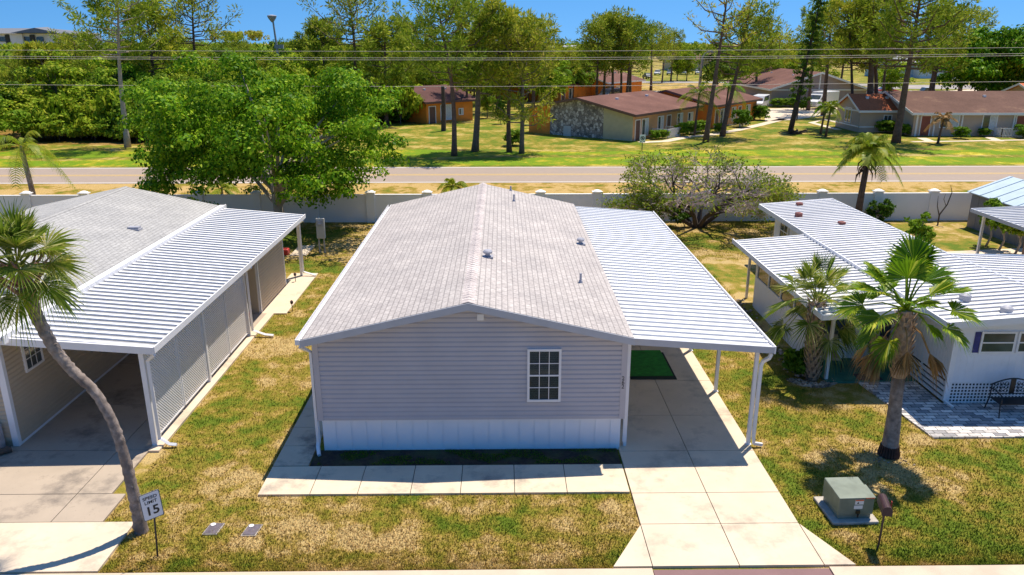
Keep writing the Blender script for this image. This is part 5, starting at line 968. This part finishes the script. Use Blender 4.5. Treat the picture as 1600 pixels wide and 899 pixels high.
# pines across the road
def P_(px, py): return g(px, py)
PN = [ # px, py of the foot, row of the top, px of the top, crown start, crown radius, branches, needles, bark, trunk radius, spread, label
 (198,230,-8,182,.60,3.4,26,85,'needle','bark_pale',.30,1,'big pine with a pale trunk and twisted limbs standing in the clearing at the left'),
 (712,244,5,688,.50,3.4,30,90,'needle','bark_pine',.26,1,'first tall pine from the left of the roadside group near the orange villa'),
 (742,237,12,752,.42,2.9,30,100,'needle','bark_grey',.33,1,'second tall pine of the roadside group, with a forked grey trunk'),
 (797,238,25,795,.50,2.9,26,90,'needle','bark_pine',.24,1,'third tall pine of the roadside group, with a thin dark trunk'),
 (1103,222,-12,1138,.66,2.9,15,26,'leaf_sparse','bark_pine',.3,.8,'tall thin crowned pine leaning right in front of the second brown roof'),
 (1130,213,22,1170,.45,3.2,30,80,'needle','bark_pine',.3,1,'leaning pine with a full crown, right of the thin crowned one'),
 (1335,200,12,1322,.50,2.9,26,90,'needle','bark_dark',.24,1,'thin dark pine by the window of the terracotta roofed cottage'),
 (1357,201,-18,1372,.47,4.1,38,110,'needle','bark_pine',.5,1,'thickest pine trunk beside the terracotta roofed cottage'),
 (1369,200,5,1362,.5,3.2,28,90,'needle','bark_pine',.32,1,'pine growing tight against the thickest trunk by the cottage'),
 (1400,223,-20,1440,.50,4.1,38,110,'needle','bark_pine',.42,1,'big leaning pine in front of the left corner of the long tan house'),
 (815,240,62,818,.25,2.6,30,60,'leaf_sparse','bark_grey',.24,1.1,'grey green bushy tree with a forked trunk left of the stone gable')]
for i, (px, py, ty_, tx_, cs, Rc, nb, per, mt, bk, tr, sp, lb) in enumerate(PN):
    x, y = P_(px, py); xt, zt = vv(tx_, ty_, y); pine('pine_tree', lb, (x,y,0), zt, (xt-x,0), cs, Rc, nb, int(per*.8), mt, bk, tr, seed=i+1, sparse=sp*.88, nl=.40)
x, y = P_(693,205); mb = MB(); mb.tube([(x,y,0),(x+.1,y,3),(x+.05,y,vv(693,134,y)[1])], [.3,.25,.2], 8); tag(recenter(mb.build('dead_trunk', 'bark_dark')), 'straight dark dead trunk in front of the small orange villa', 'tree trunk')
# trees rising from the woods on the left
for i, (px, Y, ty_, tx_, Rc, cs, mt, lb) in enumerate(((296,105,-10,300,4.2,.62,'leaf_sparse','tall open crowned pine against the sky, above the left of the big leafy tree'),(232,98,14,225,3.4,.45,'needle','pine right of the pale trunked one, rising from the woods'),(553,104,-8,545,4.0,.62,'leaf_sparse','tall open crowned pine against the sky, right of the siren mast'),(598,100,45,600,3.4,.35,'needle','broad pine crown left of the small orange villa'),(655,122,42,640,3.6,.3,'needle','rounded pine behind the small orange villa'),(505,112,40,500,3.2,.4,'needle','pine crown just left of the tall open crowned one, right of the mast'),(60,100,80,64,2.4,.5,'needle','pine crown beneath the white apartment block'))):
    x = vv(px,66,Y)[0]; xt, zt = vv(tx_, ty_, Y); pine('pine_tree', lb, (x,Y,0), zt, (xt-x,0), cs, Rc, 30, 34 if mt == 'leaf_sparse' else 90, mt, 'bark_pine', .32, seed=30+i, sparse=.9, nl=.5)
# Norfolk-like tree with a narrow tiered crown
x, y = P_(1235,205); NF = thing('norfolk_pine', 'narrow dark tiered conifer leaning right beside the parking court', 'tree', (x,y,0)); OFS[NF.name] = (0,0,0); H = 15.2; mb = MB(); ax = lambda t: Vector((1.9*t, 0, H*t)); mb.tube([ax(t) for t in np.linspace(0,1,9)], [.34*(1-.9*t) for t in np.linspace(0,1,9)], 8)
C_ = []; rs_ = random.Random(3)
for i in range(62):
    t = .2+.8*i/62; a = i*1.9; ln = (1.5-1.0*t)*rs_.uniform(.6,1.2); p0 = ax(t); p1 = p0+Vector((math.cos(a)*ln,math.sin(a)*ln,.12)); mb.tube([p0,p1], [.06,.02], 4, cap=False); C_ += [np.array(p0.lerp(p1,k)) for k in (.5,.8,1)]
mb.build('trunk', 'bark_dark', NF, smooth=True); rng = np.random.default_rng(8); V, Fc = clumped(C_, [.30]*len(C_), 20, .27, .6); npmesh('crown', V, Fc, 'leaf_dark', NF)

# prototypes copied for the woods and the far groups
protoP = [pine('pine_tree', 'x', (0,-500,0), 13, (.5*k,0), .46, 3.2, 26, 58, 'needle', 'bark_pine', .27, seed=50+k, nl=.46, sparse=.88) for k in range(3)]
protoB = [broad('broadleaf_tree', 'x', 'tree', (0,-500,0), 10, 4.3, .8, 62, 85, .42, m_, 'bark_grey', .2, rc=.26, seed=70+k) for k, m_ in enumerate(('leaf_wood','leaf_wood_bright','leaf_wood','leaf_dark'))]
BG = [ # kind, px, distance, top row, width scale, label
 ('P',935,118,42,1,'left pine of the cluster behind the stone gabled villa'),('P',946,122,30,1,'pine with a pair of dark trunks in the cluster behind the villas'),('P',964,120,28,1.05,'third pine of the cluster behind the brown roofs'),('P',973,128,38,1,'thin pine in the middle of the cluster behind the brown roofs'),('P',981,119,36,1,'fifth pine of the cluster, trunk slanting right'),('P',992,126,40,1.05,'last pine of the cluster, directly left of the access road'),
 ('P',1020,172,45,1.2,'pine standing alone right of the cluster, by the access road'),('P',1038,205,58,1,'small pine above the parking row, left'),('P',1052,212,52,1,'pine above the middle of the parking row'),('B',1062,215,72,.8,'rounded tree by the parked cars left of the lamp post'),('B',1077,215,70,.8,'rounded tree touching the lamp post'),
 ('B',1125,160,62,1.0,'dark rounded tree right of the street lamp'),('B',1150,170,70,1.0,'leafy tree behind the leaning full crowned pine'),('P',1190,140,34,1.1,'bushy pine left of the narrow tiered conifer'),('B',1205,150,78,.8,'pale shrubby tree above the taupe house ridge'),('P',1218,180,58,1.3,'wide pine behind the narrow tiered conifer'),
 ('P',1275,120,30,1.05,'pine right of the narrow tiered conifer'),('P',1300,112,8,1.15,'tall pine above the terracotta roofed cottage, left side'),('B',1290,135,95,.9,'leafy tree behind the white service truck'),('P',1320,150,50,1.2,'pine behind the trunks by the cottage'),('P',1395,135,40,1.1,'pine between the thick trunks and the big leaning pine'),('B',1400,140,85,.9,'dark leafy tree behind the white pickup truck, left'),
 ('P',1462,106,20,1.0,'left pine of the twin trunks behind the long tan house'),('P',1474,106,24,1.0,'right pine of the twin trunks behind the long tan house'),('P',1512,168,22,1.3,'distant open pine above the pale blue house'),('B',1240,190,72,1.2,'broad tree on the skyline right of the narrow tiered conifer'),('B',1180,215,62,1.3,'skyline tree above the second brown roof'),
 ('B',855,140,92,.9,'tree left of the distant orange villas'),('B',905,150,72,1.0,'tree left of the pine cluster, above the distant villas'),('P',775,118,30,1.2,'pine crown filling the gap between the roadside pines'),('P',835,112,40,1.2,'pine crown right of the roadside pines'),('P',760,135,36,1.2,'background pine behind the second roadside pine'),('P',815,140,40,1.2,'background pine behind the grey green bushy tree'),
 ('P',728,105,60,1.0,'pine at the right end of the small orange villa'),('B',760,108,125,.6,'bushy small tree right of the small orange villa'),('B',782,100,150,.5,'grey green shrub tree between the second and third roadside pines')]
zb_ = {'P':13.0,'B':10.0}
for i, (k, px, Y, tr_, ws, lb) in enumerate(BG):
    x = vv(px,66,Y)[0]; zt = vv(px,tr_,Y)[1]; s = zt/zb_[k]; pr = (protoP if k == 'P' else protoB)[i % (3 if k == 'P' else 4)]
    copytree(pr, (x,Y,0), i*1.7, (s*ws if k == 'B' else s*ws*.95, s*ws*.95, s), lb)
broad('oak_tree', 'big dark green oak behind the long tan house at the right edge', 'tree', (*g(1573,152),0), 12.6, 9.0, 2.2, 240, 110, .5, 'leaf_oak', 'bark_grey', .5, rc=.17, seed=15, off=(-1,0)).location.y = 118
o_ = [o for o in bpy.data.objects if o.name.startswith('oak_tree')][0]; o_.location.x = vv(1570,66,118)[0]
rw = random.Random(21); n = 0; NEAR = []; ORD = 'first second third fourth fifth sixth seventh eighth ninth tenth eleventh twelfth'.split(); G1 = 'trees of the dense woods on the left'
y = 71.5
while y < 178:
    xa = -.70*y-6; xb = -14 if y < 118 else 6+(y-118)*.3; x = xa+rw.uniform(0,5)
    while x < xb:
        yy = y+rw.uniform(-2.5,2.5); ed = 71 if x < -50 else (84 if x < -31 else (82 if x < -24 else 98))
        if x > -20: ed = 112
        if yy > ed:
            k = rw.random() < .36 and yy > 92; s = rw.uniform(.68,.86) if k else rw.uniform(.78,1.04); s *= (.72 if 800+1200*x/(yy*.953+3) < 120 else 1); pr = rw.choice(protoP if k else protoB)
            if abs(x-x2) < 5 and yy < 131: s *= .75
            c_ = copytree(pr, (x,yy,0), rw.uniform(0,6.28), (s,s,s*(rw.uniform(.82,.98) if k else rw.uniform(.85,1.05))), 'pine standing in the dense green woods at the left' if k else 'leafy tree of the dense green woods at the left', G1); n += 1
            if yy < ed+7: NEAR.append((800+1200*x/(yy*.953+3), k, c_))
        x += rw.uniform(5.6,8.2)
    y += 6.6
NEAR.sort(key=lambda q: q[0]); vis = [q for q in NEAR if -10 < q[0] < 780]
for kk_, nm in ((True,'pine'),(False,'leafy tree')):
    for j, q in enumerate([q for q in vis if q[1] == kk_][:12]): q[2]['label'] = '%s %s from the left along the front edge of the dense woods' % (ORD[j], nm)
for i in range(60):
    x = -70+i*1.05+rw.uniform(-.8,.8)
    if x > -13: continue
    ed = 72 if x < -50 else (85 if x < -31 else (83 if x < -24 else 101)); s = rw.uniform(.7,1.0)
    copytree(rw.choice(protoB), (x,ed+rw.uniform(2,14),0), rw.uniform(0,6.28), (s*1.1,s*1.1,rw.uniform(.5,.75)), 'low bushy tree filling the dense woods at the left', G1)
# underbrush along the edge of the woods
protoS = broad('shrub', 'x', 'shrub', (0,-500,0), 2.6, 1.9, .05, 30, 80, .3, 'leaf_wood', 'bark_grey', .05, rc=.3, seed=88)
for i in range(70):
    x = -72+(i*.95)+rw.uniform(-.5,.5); ed = 71 if x < -50 else (84 if x < -31 else (82 if x < -24 else 100))
    if x < -12: copytree(protoS, (x,ed+rw.uniform(0,5),0), rw.uniform(0,6), (1.4,1.4,rw.uniform(1.2,2.2)), 'bushy undergrowth shrub along the edge of the dense woods', 'undergrowth shrubs along the woods')
for i in range(34):
    x = -66+i*1.9+rw.uniform(-.7,.7); ed = 70 if x < -50 else (82.5 if x < -31 else (81 if x < -24 else 97))
    if x > -20: ed = 112
    if x < -8: s = rw.uniform(.6,1.25); copytree(protoS, (x,ed+rw.uniform(-1,1),0), rw.uniform(0,6), s, 'bushy undergrowth shrub along the edge of the dense woods', 'undergrowth shrubs along the woods')
SHR = [(600,190,1.0,1.7,'clipped hedge at the left end of the small orange villa'),(622,192,1.0,1.6,'clipped hedge touching the stone part of the small orange villa'),(1023,218,.6,.7,'low dark shrub at the front corner of the stone gabled villa'),(1035,217,.6,.7,'low round shrub beside the first villa porch railing'),(1066,213,.9,.8,'shrub between the two brown roofed villas'),(1080,210,.9,1.0,'clipped green bush in front of the second orange wall'),(1096,208,.9,1.0,'bush beside the clipped green one at the second villa'),(1124,208,.7,.7,'yellow green shrub by the trunk of the leaning pine'),(1158,199,1.3,1.3,'large rounded bush at the bend of the path'),(1186,188,1.2,1.3,'upright bush near the parked white van'),(1215,168,.9,1.2,'hedge left half in front of the taupe house'),(1235,168,.9,1.3,'hedge right half in front of the taupe house'),(1255,172,.9,1.0,'dark shrub beside the white service truck'),(1500,217,.8,.9,'shrub under the middle window of the long tan house'),(1537,214,.6,.6,'small bush beside the white picket railing of the tan house'),(1597,216,.9,1.0,'clipped shrub at the right edge by the tan house'),(1385,208,.9,1.2,'bushy plants in front of the tan cottage wall'),(1410,212,.8,.8,'bushy plants at the corner of the long tan house'),(1345,158,.8,1.2,'dark shrub behind the terracotta roofed cottage'),(803,228,1.0,1.1,'small green shrub left of the stone gable')]
protoH = broad('shrub', 'x', 'shrub', (0,-500,0), 2.0, 1.0, .02, 34, 90, .2, 'leaf_hedge', 'bark_grey', .04, rc=.34, seed=90)
for px, py, s, w_, lb in SHR: x, y = g(px, py); copytree(protoH, (x,y,0), px*.7, (w_,w_,s*.85), lb)
for o in protoP+protoB+[protoS, protoH]:
    for ch in list(o.children): bpy.data.objects.remove(ch)
    bpy.data.objects.remove(o)
x, y = g(1240,210); BP = MB(); rs_ = random.Random(2)
for i in range(26): a = rs_.uniform(0,6.28); l_ = rs_.uniform(.5,1.6); BP.tube([(x+rs_.uniform(-.6,.6),y+rs_.uniform(-.5,.5),.1),(x+math.cos(a)*l_,y+math.sin(a)*l_*.6,rs_.uniform(.1,.6))], .06, 4)
tag(recenter(BP.build('branch_pile', 'mailbox_brown')), 'pile of fallen brown fronds and branches on the lawn under the tiered conifer', 'branch pile')
# far woods as one mass
rng = np.random.default_rng(77); cs, rs2 = [], []
def mass(n, f):
    for _ in range(n):
        x, y = f(); H = rng.uniform(7.2, 10.2)+ (y-170)*.004; R_ = rng.uniform(3,5.5)
        for _ in range(5): cs.append(np.array([x+rng.normal()*R_*.45, y+rng.normal()*R_*.45, H-R_*.45-rng.random()*R_*.7])); rs2.append(R_*.5)
def fl(): y = 172+rng.random()**1.5*520; return (rng.uniform(-.74*y, .02*y+18), y)
def fr(): y = 255+rng.random()**1.3*450; return (rng.uniform(-.02*y+20, .78*y), y)
mass(620, fl); mass(420, fr)
V, Fc = clumped(cs, rs2, 34, 1.25, .8); fo = npmesh('far_woods', V, Fc, 'leaf_wood'); tag(fo, 'distant green woods filling the view to the horizon', 'woods', kind='stuff')
xs_ = [(-170,520),(-160,525),(-150,518),(-182,528),(-140,520)]
rng = np.random.default_rng(5); cs = [np.array([vv(375+rng.uniform(-42,42),66,330)[0], 330+rng.normal()*4, 11+rng.random()*2.6]) for _ in range(60)]
V, Fc = clumped(cs, [1.5]*60, 40, .9, .9); tag(npmesh('grey_tree_row', V, Fc, 'leaf_sparse'), 'greyish row of tall thin trees on the horizon at the left', 'trees', kind='stuff')

# ------------------------------------------------------------------ ground cover
def tufts(name, regions, n, hgt, wd, excl, mat, label, cat):
    rng = np.random.default_rng(hash(name) % 1000 if False else 31); P = []
    for (x0,x1,y0,y1,dn) in regions:
        m_ = int(n*dn); q = np.stack([rng.uniform(x0,x1,m_), y0+(y1-y0)*rng.random(m_)**1.9], 1); P.append(q)
    P = np.concatenate(P); keep = np.ones(len(P), bool)
    for (x0,x1,y0,y1) in excl: keep &= ~((P[:,0] > x0) & (P[:,0] < x1) & (P[:,1] > y0) & (P[:,1] < y1))
    keep &= ~((P[:,1] < 14.25) & (P[:,0] > 2.98-(14.2-P[:,1])*.58) & (P[:,0] < 6.44+(14.2-P[:,1])*.46))
    keep &= ~((P[:,1] > 17.95) & (P[:,1] < 21.5) & (P[:,0] > 11.36-(P[:,1]-18)*.125))
    P = P[keep]; m_ = len(P); a = rng.uniform(0,6.283,m_); h = hgt*(.4+1.0*rng.random(m_)); w = wd*(.6+.8*rng.random(m_)); ln = rng.uniform(.2,1.1,m_)*h
    d = np.stack([np.cos(a),np.sin(a)],1); s_ = np.stack([-np.sin(a),np.cos(a)],1)
    V = np.zeros((m_,3,3)); V[:,0,:2] = P-s_*w[:,None]; V[:,1,:2] = P+s_*w[:,None]; V[:,2,:2] = P+d*ln[:,None]; V[:,2,2] = h; V[:,:2,2] = .0
    o = npmesh(name, V.reshape(-1,3), np.arange(3*m_).reshape(-1,3), mat); return tag(o, label, cat, kind='stuff')
EX = [(-5.63,2.93,15.54,17.6),(-5.63,-4.5,15.54,33.2),(-4.8,3.2,17.2,33.2),(3.01,6.38,14.2,33.4),(-13.0,-8.7,14.4,17.7),(-13.2,-8.75,17.6,33.5),(-30,-12.3,14.4,34),(-14.6,-7.98,12.4,14.5),(9.6,20,20,35.5),(12.6,20,19.9,36),(9.9,12.8,21.3,24),(-40,40,12,12.84),(26.4,31,37,43)]
tufts('grass', [(-13,19,12.84,43.8,1.0)], 520000, .05, .0095, EX, 'blades', 'patchy dry and green lawn grass round the houses', 'grass')
# gravel beds
rng = np.random.default_rng(6)
def rocks(n, f, s0, s1):
    vs, fs = [], []; base = np.array([(1,0,0),(-1,0,0),(0,1,0),(0,-1,0),(0,0,1),(0,0,-1)], float); tri = [(0,2,4),(2,1,4),(1,3,4),(3,0,4),(2,0,5),(1,2,5),(3,1,5),(0,3,5)]
    for i in range(n): x, y = f(); s = rng.uniform(s0,s1); vs.append(base*s*rng.uniform(.6,1.2,(6,3))*np.array([1,1,.6])+np.array([x,y,s*.25])); fs.append(np.array(tri)+6*i)
    return np.concatenate(vs), np.concatenate(fs)
def bed():
    t = rng.random(); 
    if t < .55: y = rng.uniform(21.3,29.5); return (9.35+rng.normal()*.16+.02*(y-22), y)
    a = rng.uniform(3.0,6.6); r_ = rng.uniform(.35,.75); return (9.6+math.cos(a)*r_, 21.7+math.sin(a)*r_*.75)
V, Fc = rocks(420, bed, .03, .10); tag(npmesh('gravel_bed', V, Fc, 'gravel'), 'grey stone edging around the cabbage palm and along the porch', 'stones', kind='stuff')
V, Fc = rocks(90, lambda: (9.75+rng.normal()*.28, 17.05+rng.normal()*.16), .015, .045); tag(npmesh('gravel_bed', V, Fc, 'gravel'), 'small pale stones round the foot of the tall fan palm', 'stones', kind='stuff')
V, Fc = rocks(160, lambda: (rng.uniform(-4.6,2.9), rng.uniform(16.8,17.5)), .008, .025); tag(npmesh('bed_stones', V, Fc, 'gravel'), 'small stones and weeds in the dark bed before the taupe home', 'stones', kind='stuff')
n_ = 9000; P = np.stack([rng.uniform(-4.6,2.9,n_), rng.uniform(16.82,17.48,n_), np.full(n_,.035)],1); kk = np.array([noise.noise(Vector((p[0]*1.3,p[1]*2,0))) for p in P]) > .02; P = P[kk]
V, Fc = leaves(P, np.stack([rng.normal(size=len(P)),rng.normal(size=len(P)),np.full(len(P),.8)],1), .035+.03*rng.random(len(P)), .015); tag(npmesh('bed_weeds', V, Fc, 'leaf_dark'), 'low weeds growing in the dark bed in front of the white skirting', 'weeds', kind='stuff')
